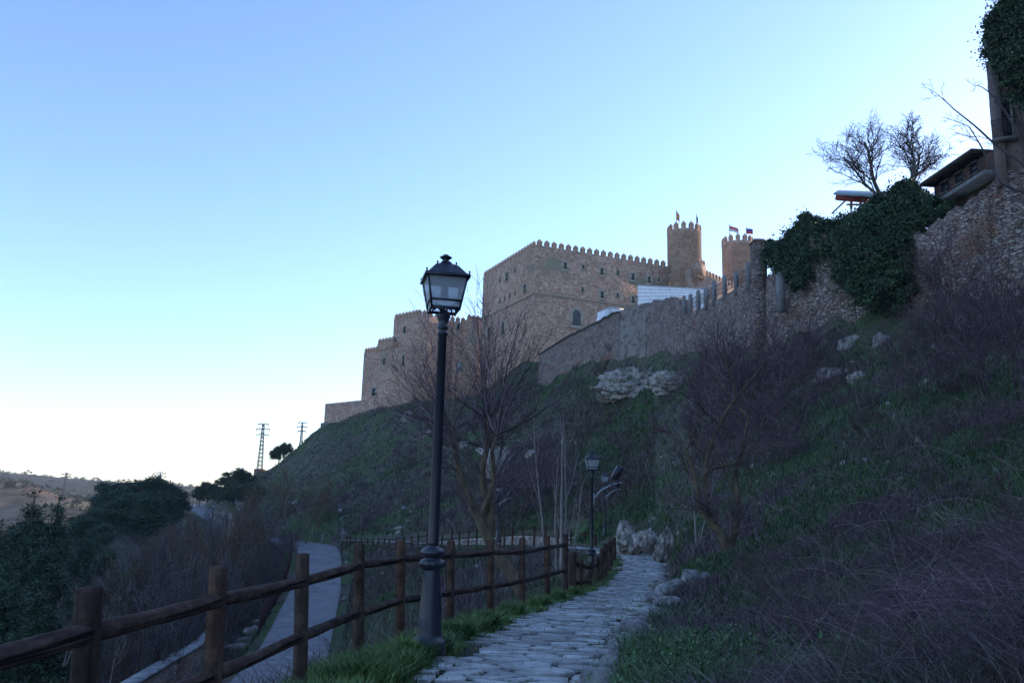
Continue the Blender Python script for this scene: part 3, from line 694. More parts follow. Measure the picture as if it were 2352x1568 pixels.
# round towers and the wall between
def rtower(px0, px1, basey, Y, name, zlow):
    c = P((px0+px1)/2, basey, Y+3.4); r = (px1-px0)/2/FPX*Y*1.02
    mb = MB(); mb.lathe([(r, zlow), (r, c[2]-.6), (r+.05, c[2]-.55), (r+.05, c[2])], 40, (c[0]-co_[0], c[1]-co_[1], 0))
    o = mb.build(name, M['tower'], castle)
    for k in range(13):
        a = 2*math.pi*(k+.25)/13; q = bpy.data.objects.new('merlon', _mer); COL.objects.link(q); q.parent = o
        q.location = (c[0]-co_[0]+math.cos(a)*(r-.25), c[1]-co_[1]+math.sin(a)*(r-.25), c[2]); q.rotation_euler = (0, 0, a+math.pi/2); q.scale = (.95, .5, 1.55)
    return c, r
c1, r1 = rtower(1531, 1612, 536, 160, 'round_tower', 20)
c2, r2 = rtower(1657, 1731, 562, 174, 'round_tower', 20)
w0 = P(1600, 612, 158.5); w1 = P(1705, 630, 174); dW = w1-w0; dW[2] = 0; LW = np.linalg.norm(dW); dW /= LW; nW = np.array([dW[1], -dW[0], 0])
mb = MB(); mb.prism([p-co_[:2] for p in ccw(quad_poly(w0-dW*2, dW, LW+12, -nW, 1.5))], 20, w0[2]-.8); bw = mb.build('curtain_wall', M['tower'], castle); merlons(bw, w0-dW*1.5, dW, nW, LW+10, w0[2]-.8, sp=1.4)
# machicolation box with corbels
q = P(1607, 622, 156.5)-co_; mb = MB(); mb.box(q+np.array([0, 0, .2]), (3.0, 1.2, 2.2), (dW, nW, (0, 0, 1)))
for k in (-1.2, -.4, .4, 1.2): mb.box(q+dW*k+np.array([0, .15, -1.25]), (.35, .9, .7), (dW, nW, (0, 0, 1)))
mbo = mb.build('machicolation', M['tower'], castle)
merlons(mbo, q+co_-dW*1.5+nW*.6, dW, nW, 3.0, q[2]+1.3, sp=1.0, w=.6, h=1.0, th=.4)

# flags
def flag(tower, px, ytop, ybase, Y, kind, label):
    b = P(px, ybase, Y); t = P(px, ytop, Y); e = empty('flagpole', b, label, 'flag', 'flags flying above the castle towers')
    h = t[2]-b[2]; mb = MB(); mb.tube([(0, 0, -1.2), (0, 0, h)], .06, 6); mb.lathe([(.02, h), (.1, h+.08), (.02, h+.2)], 8); mb.build('pole', M['old_timber'], e)
    rng = np.random.RandomState(int(px)); nu, nv = 10, 7
    cols, (fw, fh, droop) = kind; fw *= .85; fh *= .8; bands = len(cols)
    for bi, c in enumerate(cols):
        V = []; F = []
        for j in range(nv+1):
            v = (bi+j/nv)/bands
            for i in range(nu+1):
                u = i/nu; x = u*fw*(1-.55*droop*u); z = h-.1-v*fh*(1-.25*u)-u*fw*.75*droop-u*.12; y = .22*math.sin(u*7+v*2)*u
                V.append((x, y, z))
        W = nu+1
        F = [(j*W+i, j*W+i+1, (j+1)*W+i+1, (j+1)*W+i) for j in range(nv) for i in range(nu)]
        V2 = [(a, b_+.02, c_) for a, b_, c_ in V]; n0 = len(V)
        F2 = [tuple(n0+k for k in f[::-1]) for f in F]
        mk('flag_band', V+V2, np.array(F+F2), flagmat('flag_cloth', c), e, True)
flag(None, 1554, 484, 520, 161, ([(.5, .03, .03), (.65, .38, .03), (.5, .03, .03)], (1.9, 2.2, 1.2)), 'red and yellow flag drooping on the leftmost mast of the taller round tower')
flag(None, 1600, 494, 522, 163, ([(.012, .02, .08)], (1.0, 2.1, 1.3)), 'dark blue flag hanging limp on the right mast of the taller round tower')
flag(None, 1676, 517, 548, 175, ([(.5, .04, .06), (.62, .55, .58)], (3.0, 1.6, .35)), 'red and white flag on the left mast of the lower round tower')
flag(None, 1715, 523, 560, 175, ([(.03, .06, .35), (.55, .03, .04)], (1.9, 1.7, .12)), 'blue over red flag blowing right on the lower round tower')

# ------------------------------------------------------------------ walls on the slope
def ribbon_wall(name, W, th, mat, label=None, cat=None, parent=None, seed=0, jag=0.0, sub=7, below=2.5, rough=.10, group=None):
    rng = np.random.RandomState(seed); tops = []; bots = []
    for (a, b) in zip(W[:-1], W[1:]):
        for k in range(sub):
            t = k/sub; px = a[0]+(b[0]-a[0])*t; Y = a[3]+(b[3]-a[3])*t
            tops.append(P(px, a[1]+(b[1]-a[1])*t, Y)); bots.append(P(px, a[2]+(b[2]-a[2])*t, Y))
    tops.append(P(W[-1][0], W[-1][1], W[-1][3])); bots.append(P(W[-1][0], W[-1][2], W[-1][3]))
    tops = np.array(tops); bots = np.array(bots); bots[:, :2] = tops[:, :2]
    tops[:, 2] += rng.uniform(-jag, jag, len(tops))
    t = np.gradient(tops[:, :2], axis=0); t /= np.linalg.norm(t, axis=1, keepdims=True); n = np.c_[t[:, 1], -t[:, 0]]
    nv = 14; V = []
    m = len(tops)
    for j in range(nv+1):
        f = j/nv; z = (bots[:, 2]-below)*(1-f)+tops[:, 2]*f
        bul = fbm(tops[:, 0]*.9+tops[:, 1]*.9, z*1.3, 4)*rough*2+(1-f)*.25
        V.append(np.c_[tops[:, :2]+n*bul[:, None], z])
    V.append(np.c_[tops[:, :2]-n*th, tops[:, 2]-.02]); V.append(np.c_[tops[:, :2]-n*th, bots[:, 2]-below])
    V = np.concatenate(V); F = []
    for j in range(nv+2):
        i = np.arange(m-1); F.append(np.c_[j*m+i, j*m+i+1, (j+1)*m+i+1, (j+1)*m+i])
    F = np.concatenate(F); L = (nv+3)
    capl = np.array([[j*m for j in range(L)][::-1]]); capr = np.array([[j*m+m-1 for j in range(L)]])
    o0 = tops[0].copy()
    o = mk(name, V, [F, capl, capr], mat, parent)
    if label: tag(o, label, cat, group)
    return o, tops, n
rw = empty('retaining_wall', P(1572, 810, 80), 'long rubble retaining wall climbing the slope below the castle', 'wall')
off = np.array(rw.location)
def rpart(name, W, th, mat, **k):
    o, t, n = ribbon_wall(name, W, th, mat, **k); o.parent = rw; o.matrix_parent_inverse = Matrix.Translation(-Vector(off)); return o, t, n
_, topA, nA_ = rpart('lower_stretch', WALL, .7, M['rubble'], seed=1, jag=.12, sub=9)
mb = MB()
for a, b in zip(topA[:-1], topA[1:]): mb.bar(a-off+np.array([0, .2, .08]), b-off+np.array([0, .2, .08]), .8, .12)
mb.build('coping', M['concrete'], rw)
rpart('plastered_stretch', WALL2, .9, M['plaster'], seed=2, jag=.05, rough=.04)
rpart('ruined_stretch', WALL3, 1.2, M['rubble'], seed=3, jag=.35, rough=.25)
_, topD, nD = rpart('railed_stretch', WALL4, .9, M['rubble'], seed=4, jag=.05)
_, topE, nE = rpart('upper_stretch', WALL5, 1.2, M['rubble'], seed=5, jag=.2, rough=.25)
rpart('house_footing', WALL6, 1.5, M['rubble'], seed=6, jag=.1, rough=.35)
# gate pier
pb = P(1748, 700, 59.6); pt = P(1742, 556, 59.6)
mb = MB(); hh = pt[2]-pb[2]+4
mb.box((pb[0], pb[1]+.3, pb[2]+hh/2-4), (.98, .9, hh)); mb.box((pb[0], pb[1]+.3, pb[2]-1.2), (1.2, 1.1, 5)); mb.add(*[[(pb[0]+i*.58, pb[1]+.3+j*.55, pt[2]) for i, j in ((-1, -1), (1, -1), (1, 1), (-1, 1))]+[(pb[0]+i*.35, pb[1]+.3+j*.3, pt[2]+.28) for i, j in ((-1, -1), (1, -1), (1, 1), (-1, 1))], [(3, 2, 1, 0), (4, 5, 6, 7), (0, 1, 5, 4), (1, 2, 6, 5), (2, 3, 7, 6), (3, 0, 4, 7)]])
tag(mb.build('stone_pier', M['rubble']), 'tall square stone pier between the ivy and the railing', 'pier')
# railing with concrete pillars
rl = empty('railing', topD[0], 'sloping railing of concrete pillars and thin bars on the retaining wall', 'railing')
ps = [(1573, 680, 722, 80), (1588, 676, 716, 78), (1606, 667, 706, 75.6), (1625, 660, 697, 73), (1643, 645, 688, 70.8), (1667, 633, 676, 68), (1694, 622, 662, 64.8), (1722, 602, 648, 61.8)]
prev = None
for px, yt, yb, Y in ps:
    b = P(px, yb+3, Y); t = P(px, yt, Y); h = t[2]-b[2]
    mb = MB(); mb.box((0, .3, h/2-.2), (.34, .34, h+.4)); mb.lathe([(.24, h), (.02, h+.16)], 4, (0, .3, 0), phase=math.pi/4)
    mb.build('pillar', M['concrete'], rl, origin=topD[0]-b)
    if prev is not None:
        pb_, ph = prev
        for f in (.25, .5, .78):
            bb = MB(); bb.tube([pb_+np.array([0, .3, ph*f])-topD[0], b+np.array([0, .3, h*f])-topD[0]], .028, 5); bb.build('rail', M['iron'], rl)
        bb = MB()
        for k in range(1, 14):
            f = k/14; c = pb_*(1-f)+b*f+np.array([0, .3, 0])-topD[0]; hh2 = ph*(1-f)+h*f; bb.bar(c+np.array([0, 0, hh2*.25]), c+np.array([0, 0, hh2*.78]), .02)
        bb.build('baluster_panel', M['iron'], rl)
    prev = (b, h)
b = P(1786, 690, 56); t = P(1784, 636, 56); mb = MB(); h = t[2]-b[2]; mb.box((0, 0, h/2-.5), (.5, .5, h+1)); mb.lathe([(.42, h), (.05, h+.2)], 4, (0, 0, 0), phase=math.pi/4)
o = mb.build('concrete_pillar', M['concrete']); o.location = tuple(b-np.array([0, .7, 0])); tag(o, 'single capped concrete pillar just right of the tall pier', 'pillar')

# corrugated hoarding
a = P(1465, 700, 112); b = P(1616, 690, 92); zt0 = P(1465, 655, 112)[2]; zt1 = P(1616, 663, 92)[2]
e = empty('hoarding', a, 'pale corrugated metal hoarding above the ruined wall', 'hoarding')
d = b-a; L = np.hypot(d[0], d[1]); NS = 90; V = []
for i in range(2):
    f = i; 
rows = 60; V = []; nn = np.array([d[1], -d[0]])/L
for j in range(rows+1):
    g = j/rows; bulge = .045*math.sin(g*2*math.pi*9)
    for i in (0, 1):
        zb = a[2]-2.0 if i == 0 else b[2]-1.0; zt = zt0 if i == 0 else zt1; q = (a if i == 0 else b)
        V.append((q[0]-a[0]+nn[0]*bulge, q[1]-a[1]+nn[1]*bulge, zb+(zt-zb)*g-a[2]))
n0 = len(V); V2 = [(x-nn[0]*.03, y-nn[1]*.03, z) for x, y, z in V]
F = [(2*j, 2*j+1, 2*j+3, 2*j+2) for j in range(rows)]; F2 = [(n0+2*j+2, n0+2*j+3, n0+2*j+1, n0+2*j) for j in range(rows)]
mk('corrugated_sheet', V+V2, np.array(F+F2), M['white_panel'], e)
mb = MB(); mb.bar((0, 0, zt0-a[2]), d*np.array([1, 1, 0])+np.array([0, 0, zt1-a[2]]), .10); mb.build('top_rail', M['galv'], e)
for f in (.0, .33, .66, 1.0):
    q = d*f*np.array([1, 1, 0]); mb = MB(); mb.bar(q+np.array([-nn[0]*.1, -nn[1]*.1, -2.5]), q+np.array([-nn[0]*.1, -nn[1]*.1, (zt0-a[2])*(1-f)+(zt1-a[2])*f-.06]), .08); mb.build('post', M['galv'], e)
# white site panels below the castle
c = P(1366, 745, 118); e = empty('white_kiosk', c, 'white panelled site cabin on the street below the arched castle window', 'cabin')
p1 = P(1366, 760, 118); p2 = P(1402, 760, 115.5); p3 = P(1440, 760, 119); z1 = P(1374, 716, 118)[2]; z2 = P(1402, 705, 115.5)[2]; z3 = P(1436, 712, 119)[2]
for nm, A_, B_, za, zb, sh in (('front_panel', p1, p2, z1, z2, .45), ('side_panel', p2, p3, z2, z3, 0)):
    V = [A_-c, B_-c, np.array([B_[0], B_[1], zb])-c, np.array([A_[0]+sh, A_[1], za])-c]; V2 = [v+np.array([0, .08, 0]) for v in V]
    mb = MB(); mb.add(V+V2, [(0, 1, 2, 3), (7, 6, 5, 4), (0, 4, 5, 1), (1, 5, 6, 2), (2, 6, 7, 3), (3, 7, 4, 0)]); mb.build(nm, M['white_panel'], e)
mb = MB(); mb.bar(p2-c-np.array([0, .03, 1]), np.array([p2[0], p2[1]-.03, z2])-c, .12); mb.bar(np.array([p1[0]+.45, p1[1]-.03, z1])-c, np.array([p2[0], p2[1]-.03, z2+.03])-c, .1)
mb.bar(np.array([p2[0], p2[1]-.03, z2+.03])-c, np.array([p3[0], p3[1]-.03, z3])-c, .1); mb.build('frame', M['galv'], e)
# ------------------------------------------------------------------ street lamps
def lamp_meshes():
    base = P(985, 1480, 8.9); z = lambda py: P(1000, py, 8.9)[2]-base[2]
    s = 8.9/FPX*1.03
    m = {}
    b = MB(); b.lathe([(.175, -.15), (.175, z(1474)), (.16, z(1466)), (.138, z(1463)), (.130, z(1455)), (.088, z(1318)), (.084, z(1308))], 20, cap=False)
    b.lathe([(.084, z(1309)), (.110, z(1303)), (.134, z(1297)), (.138, z(1291)), (.118, z(1285)), (.088, z(1283)), (.086, z(1280)), (.100, z(1278)), (.124, z(1272)), (.126, z(1265)), (.108, z(1260)), (.066, z(1256)), (.060, z(1252))], 20, cap=False)
    for k in range(12):
        a = 2*math.pi*k/12; b.lathe([(.004, -.03), (.022, 0), (.004, .03)], 6, (.128*math.cos(a), .128*math.sin(a), z(1294)))
    b.box((.098, -.02, z(1385)), (.01, .09, .20)); m['pedestal'] = b
    b = MB(); b.lathe([(.060, z(1253)), (.058, z(1245)), (.047, z(770)), (.058, z(768)), (.06, z(764)), (.05, z(761)), (.048, z(757)), (.06, z(754)), (.06, z(749)), (.050, z(746)), (.062, z(735)), (.078, z(727)), (.080, z(722)), (.03, z(721))], 18); m['pole'] = b
    zb, zt = z(712), z(640)      # lantern glass
    wb, wt = .150, .222          # half widths
    b = MB()
    for i, j in ((-1, -1), (1, -1), (1, 1), (-1, 1)):
        b.bar((i*wb, j*wb, zb-.02), (i*wt, j*wt, zt+.02), .022)
    for (h, w, t) in ((zb, wb, .03), (zb+.085, wb+.018, .022), (zt, wt+.005, .035)):
        for k in range(4):
            a = k*math.pi/2; c, s_ = math.cos(a), math.sin(a); R2 = lambda x, y: (x*c-y*s_, x*s_+y*c)
            p, q = R2(-w-.003*k, -w), R2(w+.003*k, -w); b.bar((*p, h+.0007*k), (*q, h+.0007*k), .022, t)
    for k in range(4):     # scroll brackets carrying the lantern
        a = k*math.pi/2+math.pi/4; c, s_ = math.cos(a), math.sin(a); zz = z(722)
        pts = [(.02, zz-.02), (.05, zz+.01), (.045, zz+.05), (.075, zz+.09), (.12, zz+.085), (.135, zz+.11), (.165, zb-.03), (.19, zb)]
        b.tube([(r*c, r*s_, h) for r, h in pts], .0095, 5)
    b.lathe([(.05, z(722)), (.03, z(722)+.03), (.02, z(722)+.06), (.012, zb+.02)], 10)
    m['lantern_frame'] = b
    b = MB()
    g = lambda r: [(-r, -r), (r, -r), (r, r), (-r, r)]
    def loft(rings, cap=True):
        V = []; F = []
        for r, h in rings: V += [(x, y, h) for x, y in g(r)]
        for i in range(len(rings)-1):
            for k in range(4): F.append((i*4+k, i*4+(k+1) % 4, i*4+4+(k+1) % 4, i*4+4+k))
        F.append((3, 2, 1, 0)); F.append(tuple(len(V)-4+k for k in range(4))); b.add(V, F)
    z0 = zt+.012
    loft([(wt+.025, z0-.035), (wt+.025, z0), (wt-.01, z0+.012), (.125, z(614)), (.105, z(611.5)), (.07, z(608)), (.042, z(601))])
    b.lathe([(.044, z(603)), (.034, z(599)), (.034, z(597)), (.062, z(592.5)), (.070, z(590.5)), (.045, z(588)), (.032, z(586.5)), (.03, z(585)), (.008, z(584.5))], 14)
    for i, j in ((-1, -1), (1, -1), (1, 1), (-1, 1)):
        for w, h in ((wt+.012, z0+.0), (.104, z(613))): b.lathe([(.004, h-.01), (.007, h+.012), (.013, h+.025), (.003, h+.042)], 6, (i*w, j*w, 0))
    loft([(wt-.03, zt-.005), (.16, zt-.03), (.10, zt-.055), (.09, zt-.05)])
    b.box((0, 0, zt-.03), (.10, .10, .06)); m['roof'] = b
    b = MB()
    for k in range(4):
        a = k*math.pi/2; c, s_ = math.cos(a), math.sin(a)
        q = []
        for (x, y, h) in ((-wb+.012, -wb+.004, zb+.01), (wb-.012, -wb+.004, zb+.01), (wt-.012, -wt+.004, zt-.012), (-wt+.012, -wt+.004, zt-.012)): q.append((x*c-y*s_, x*s_+y*c, h))
        b.add(q, [(0, 1, 2, 3)])
    m['glass_pane'] = b
    b = MB()
    for k in range(4):
        a = k*math.pi/2; c, s_ = math.cos(a), math.sin(a); N = 12
        rt = lambda x, y, h: (x*c-y*s_, x*s_+y*c, h)
        for i in range(1, N):
            f = i/N; y0 = .62
            b.bar(rt((-1+2*f)*wb, -wb-.004+.02, zb+.09), rt((-1+2*f)*(wb+(wt-wb)*y0), -(wb+(wt-wb)*y0)+.014, zb+(zt-zb)*y0), .0022)
        for i in range(1, 12):
            f = .12+i*.045; w = wb+(wt-wb)*f; b.bar(rt(-w+.01, -w+.012, zb+(zt-zb)*f), rt(w-.01, -w+.012, zb+(zt-zb)*f), .0022)
    m['wire_guard'] = b
    b = MB(); zc = zb+.20; b.lathe([(.01, zc-.085), (.035, zc-.06), (.048, zc-.01), (.042, zc+.05), (.022, zc+.09), (.02, zc+.14)], 14); m['bulb'] = b
    return m, z
LM, LZ = lamp_meshes()
LAMP = empty('street_lamp', P(985, 1480, 8.9), 'tall black lantern lamp post beside the near wooden fence', 'street lamp', 'lantern street lamps', R(13))
for k_, mt_ in (('pedestal', 'iron'), ('pole', 'iron'), ('lantern_frame', 'iron'), ('roof', 'iron'), ('glass_pane', 'glass'), ('wire_guard', 'iron'), ('bulb', 'bulb')):
    LM[k_].build(k_, M[mt_], LAMP, smooth=False)
for o in list(COL.objects):
    if o.parent == LAMP and o.name in ('pedestal', 'pole', 'bulb'):
        o.data.polygons.foreach_set('use_smooth', np.ones(len(o.data.polygons), bool))
# far lamps: lighter copies of the same meshes
def far_lamp(px, ytop, ybase, Y, label, arm=None, rz=0.0):
    b = P(px, ybase, Y); t = P(px, ytop, Y); h = t[2]-b[2]; H0 = LZ(585)
    e = copy_tree(LAMP, None, b, rz, h/H0, label)
    if arm:
        # floodlight on a bracket arm
        side, sc = arm; s = 1/(h/H0)
        z0 = LZ(585)*.62
        m_ = MB(); m_.tube([(side*.05, 0, z0), (side*.30, 0, z0+.28), (side*.62, 0, z0+.46), (side*1.0, 0, z0+.56)], .026, 6); m_.tube([(side*.055, 0, z0-.22), (side*.055, 0, z0+.18)], .028, 6)
        ao = m_.build('bracket_arm', M['galv'], e)
        f = MB(); cx = side*.86; zf = z0+.86
        ax = (np.array([math.cos(.5), 0, -side*math.sin(.5)]), np.array([0, 1, 0]), np.array([side*math.sin(.5), 0, math.cos(.5)]))
        f.box((cx-.05*side, 0, zf), (.16, .34, .44), ax); f.box((cx+.06*side, 0, zf+.03), (.10, .26, .38), ax); f.box((cx, 0, zf-.33), (.06, .05, .32)); f.box((cx-.1*side, 0, zf-.40), (.26, .05, .05))
        fo = f.build('floodlight', M['iron'], ao)
        g = MB(); g.box(np.array([cx+.115*side, 0, zf+.06]), (.012, .07, .30), ax); g.build('reflector', M['white_panel'], fo)
    return e
far_lamp(1358, 1034, 1330, 26.5, 'black lantern lamp with floodlight arm beside the wobbly fence where the path bends', (1, 1), R(5))
far_lamp(1388.5, 1083, 1240, 49, 'farther lantern lamp with floodlight arm at the path bend below the pale rocks', (1, 1), R(3))
far_lamp(1142.5, 1110, 1240, 60, 'lantern lamp with curved arm right of the leaning tree trunk', (1, 1), R(8))
far_lamp(922.5, 1155, 1246, 84, 'lantern lamp without arm standing by the far fence left of the near lamp', None, 0)
far_lamp(776.5, 1162, 1244, 93, 'lantern lamp with two short arms at the left end of the far fence', (1, 1), 0)
far_lamp(484.5, 1154, 1226, 108, 'dark lantern lamp among bare trees left of the ruined house', None, 0)
far_lamp(544, 1160, 1240, 104, 'dark lantern lamp against the pale ruined house', (1, 1), 0)
far_lamp(442, 1128, 1162, 172, 'tiny lantern lamp on the distant road at the skyline', None, 0)
far_lamp(452, 1120, 1162, 182, 'tiny taller lantern lamp right of the other one on the distant road', None, 0)
e = far_lamp(1538, 628, 668, 112, 'cream glass lantern lamp above the corrugated hoarding', None, 0)

# ------------------------------------------------------------------ wooden fences
def post_mesh(r, h, seg=18, bev=.012):
    b = MB(); N = 10
    prof = [(r*1.02, -.6), (r, 0)]+[(r*(1+.012*math.sin(k*2.1)), h*k/N) for k in range(1, N)]+[(r, h-bev), (r-bev, h), (.01, h+.004)]
    b.lathe(prof, seg); return b
def rail_between(a, b, r, mat, parent, origin, seed=0, seg=14):
    rng = np.random.RandomState(seed); a = np.asarray(a); b = np.asarray(b); L = np.linalg.norm(b-a); N = 12
    V = []; F = []
    ph = rng.rand(4)*6; bow = rng.uniform(-.012, .012)
    for i in range(N+1):
        t = i/N; rr = r*(1+.05*math.sin(t*5+ph[0])+.03*math.sin(t*13+ph[1])); ox = bow*math.sin(math.pi*t)+.004*math.sin(t*9+ph[2]); oy = -.006*math.sin(math.pi*t)
        if t in (0, 1): rr *= .9
        for k in range(seg):
            an = 2*math.pi*k/seg; V.append((ox+rr*math.cos(an), oy+rr*math.sin(an), L*t))
    for i in range(N):
        for k in range(seg): F.append((i*seg+k, i*seg+(k+1) % seg, (i+1)*seg+(k+1) % seg, (i+1)*seg+k))
    m = MB(); m.add(V, F+[tuple(range(seg))[::-1], tuple(N*seg+k for k in range(seg))])
    o = m.build('rail', mat, parent, smooth=False)
    q = Vector(b-a).to_track_quat('Z', 'Y'); o.rotation_mode = 'QUATERNION'; o.rotation_quaternion = q; o.location = tuple(a-origin)
    o.data.polygons.foreach_set('use_smooth', np.array([len(p.vertices) == 4 for p in o.data.polygons])); return o
NP = [  # px, top y, Y, upper rail y, lower rail y
    (-560, 1480, 2.3, None, None), (205, 1345, 4.0, 1452, 1690), (498, 1300, 5.7, 1378, 1553), (697, 1270, 7.4, 1334, 1462), (827, 1247, 9.2, 1295, 1407), (922, 1241, 10.6, 1282, 1377),
    (1035, 1240, 12.2, 1274, 1361), (1127, 1239, 13.6, 1268, 1345), (1199, 1235, 15.6, 1266, 1333), (1256, 1230, 17.5, 1256, 1319), (1298, 1225, 19.0, 1250, 1308)]
fence = empty('wooden_fence', P(697, 1540, 7.4), 'rustic fence of round brown posts and log rails left of the path', 'fence')
fo_ = np.array(fence.location)
pr = []
rng = np.random.RandomState(11)
for i, (px, ty, Y, u, l) in enumerate(NP):
    if i == 0: top = np.array([-2.15, 2.2, 1.16])
    else: top = P(px, ty, Y)
    b = top.copy(); b[2] = h1(b[0], b[1])-.02; hh = top[2]-b[2]
    o = post_mesh(.060 if i < 9 else .064, hh).build('post', M['post_wood'], fence); o.location = tuple(b-fo_); o.rotation_euler = (rng.uniform(-.01, .01), 0, 0)
    tl = [0, .07, .052, .05, .045, .035, .03, .03, .025, .025, .02][i]; o.rotation_euler = (rng.uniform(-.012, .012), -tl+rng.uniform(-.008, .008), 0); o.location.x += tl*hh
    o.data.polygons.foreach_set('use_smooth', np.array([len(p.vertices) == 4 for p in o.data.polygons]))
    if i == 0: pr.append((np.array([top[0], top[1], .93]), np.array([top[0], top[1], .42])))
    else:
        uu = P(px, u, Y); ll = P(px, l, Y); uu[0] = ll[0] = top[0]; pr.append((uu, ll))
for i in range(len(pr)-1):
    for k in (0, 1):
        a = pr[i][k].copy(); b = pr[i+1][k].copy(); d = (b-a)/np.linalg.norm(b-a)
        # the hewn rail ends sit in the posts, slightly towards the path
        side = np.array([d[1], -d[0], 0]); 
        rail_between(a+side*.022-d*.02, b+side*.022+d*.035, .047-.0006*i, M['rail_wood'], fence, fo_, i*2+k)
# leaning old fence beyond it
f2 = empty('old_fence', P(1380, 1310, 24), 'short crooked weathered fence with gnarled posts beside the bend of the path', 'fence'); o2 = np.array(f2.location)
OP = [(1316, 1266, 1350, 19.9), (1330, 1282, 1345, 21.3), (1354, 1290, 1330, 23.2), (1372, 1276, 1318, 25.6), (1381, 1258, 1314, 27.2), (1391, 1247, 1308, 28.8), (1399, 1240, 1297, 31.5), (1405, 1236, 1290, 34), (1411, 1233, 1282, 37)]
pv = None
for i, (px, ty, by, Y) in enumerate(OP):
    t = P(px, ty, Y); b = t.copy(); b[2] = min(h1(t[0], t[1]), P(px, by, Y)[2]); h = t[2]-b[2]
    m = post_mesh(.085 if i not in (2,) else .06, h, 12, .02); o = m.build('post', M['post_wood'], f2); o.location = tuple(b-o2); o.rotation_euler = (rng.uniform(-.03, .03), rng.uniform(-.05, .05), rng.uniform(0, 6))
    if pv is not None:
        for f in ((.80, .30) if i != 3 else (.75,)):
            a = pv[0]+np.array([0, 0, pv[1]*f]); c = b+np.array([0, 0, h*f]); rail_between(a, c, .055, M['rail_wood'], f2, o2, 50+i, 8)
    pv = (b, h)
# far fence along the upper path
f3 = empty('far_fence', P(1100, 1245, 70), 'distant dark post and rail fence along the low stone wall below the hill', 'fence'); o3 = np.array(f3.location)
FX = [370, 393, 418, 448, 480, 517, 550, 580, 615, 645, 685, 730, 775, 815, 865, 910, 955, 1012, 1058, 1110, 1160, 1215, 1255, 1298, 1322, 1370, 1432, 1495, 1562, 1635, 1711, 1787, 1855]
def ftop(X): return np.interp(X, [370, 448, 517, 645, 730, 815, 955, 1058, 1160, 1298, 1370, 1495, 1635, 1787, 1855], [325, 333, 340, 338, 325, 318, 300, 290, 283, 270, 262, 265, 270, 300, 315])/2.56+1102.5
def fbot(X): return np.interp(X, [370, 448, 517, 645, 730, 815, 955, 1058, 1160, 1298, 1370, 1495, 1635, 1787, 1855], [378, 388, 396, 402, 388, 385, 362, 352, 352, 345, 345, 350, 362, 385, 375])/2.56+1102.5
def fY(X): return np.interp(X, [370, 517, 730, 955, 1160, 1370, 1635, 1787, 1900], [93, 89, 80, 73, 68, 62, 55, 50, 47])
pm = None; pv = None; FFOOT = []
for X in FX:
    px = X/2.56+643; Y = float(fY(X)); t = P(px, float(ftop(X)), Y); b = P(px, float(fbot(X)), Y); h = 1.15
    b = t-np.array([0, 0, h]); FFOOT.append(b)
    if pm is None: pm = post_mesh(.075, h, 10).build('post', M['far_wood'], f3); o = pm
    else: o = pm.copy(); COL.objects.link(o)
    o.location = tuple(b-o3); o.rotation_euler = (rng.uniform(-.05, .05), rng.uniform(-.05, .05), rng.uniform(0, 6))
    if pv is not None:
        for f in (.84, .42): rail_between(pv+np.array([0, 0, h*f]), b+np.array([0, 0, h*f]), .045, M['far_wood'], f3, o3, 7, 6)
    pv = b
# low dry stone wall behind the far fence
FFOOT = np.array(FFOOT)
def low_wall():
    rng = np.random.RandomState(8); b = MB(); pts = densify(FFOOT, .42)
    t = np.gradient(pts[:, :2], axis=0); t /= np.linalg.norm(t, axis=1, keepdims=True); n = np.c_[t[:, 1], -t[:, 0]]; n *= np.where(n[:, 1:2] < 0, -1, 1)
    for i in range(len(pts)):
        c = pts[i, :2]+n[i]*(1.5)
        base = pts[i, 2]-.25
        for k in range(5):
            w = rng.uniform(.28, .5); h = rng.uniform(.14, .2); d = rng.uniform(-.05, .05)
            ax = np.array([[t[i, 0], t[i, 1], rng.uniform(-.12, .12)], [n[i, 0], n[i, 1], 0], [0, 0, 1.0]]); r = rng.uniform(-.12, .12)
            b.box((c[0]+n[i, 0]*d+t[i, 0]*r, c[1]+n[i, 1]*d+t[i, 1]*r, base+k*.15), (w, .4, h), ax)
    o = b.build('dry_stone_wall', None); bl = noisy('pale_rubble', [(.3, (.13, .10, .09)), (.5, (.34, .28, .25)), (.7, (.5, .44, .40))], 3.0, 2, .9, .2)
    o.data.materials.append(bl); bv = o.modifiers.new('bevel', 'BEVEL'); bv.width = .05; bv.segments = 1
    tag(o, 'low pale dry stone wall along the foot of the hill behind the far fence', 'wall')
low_wall()

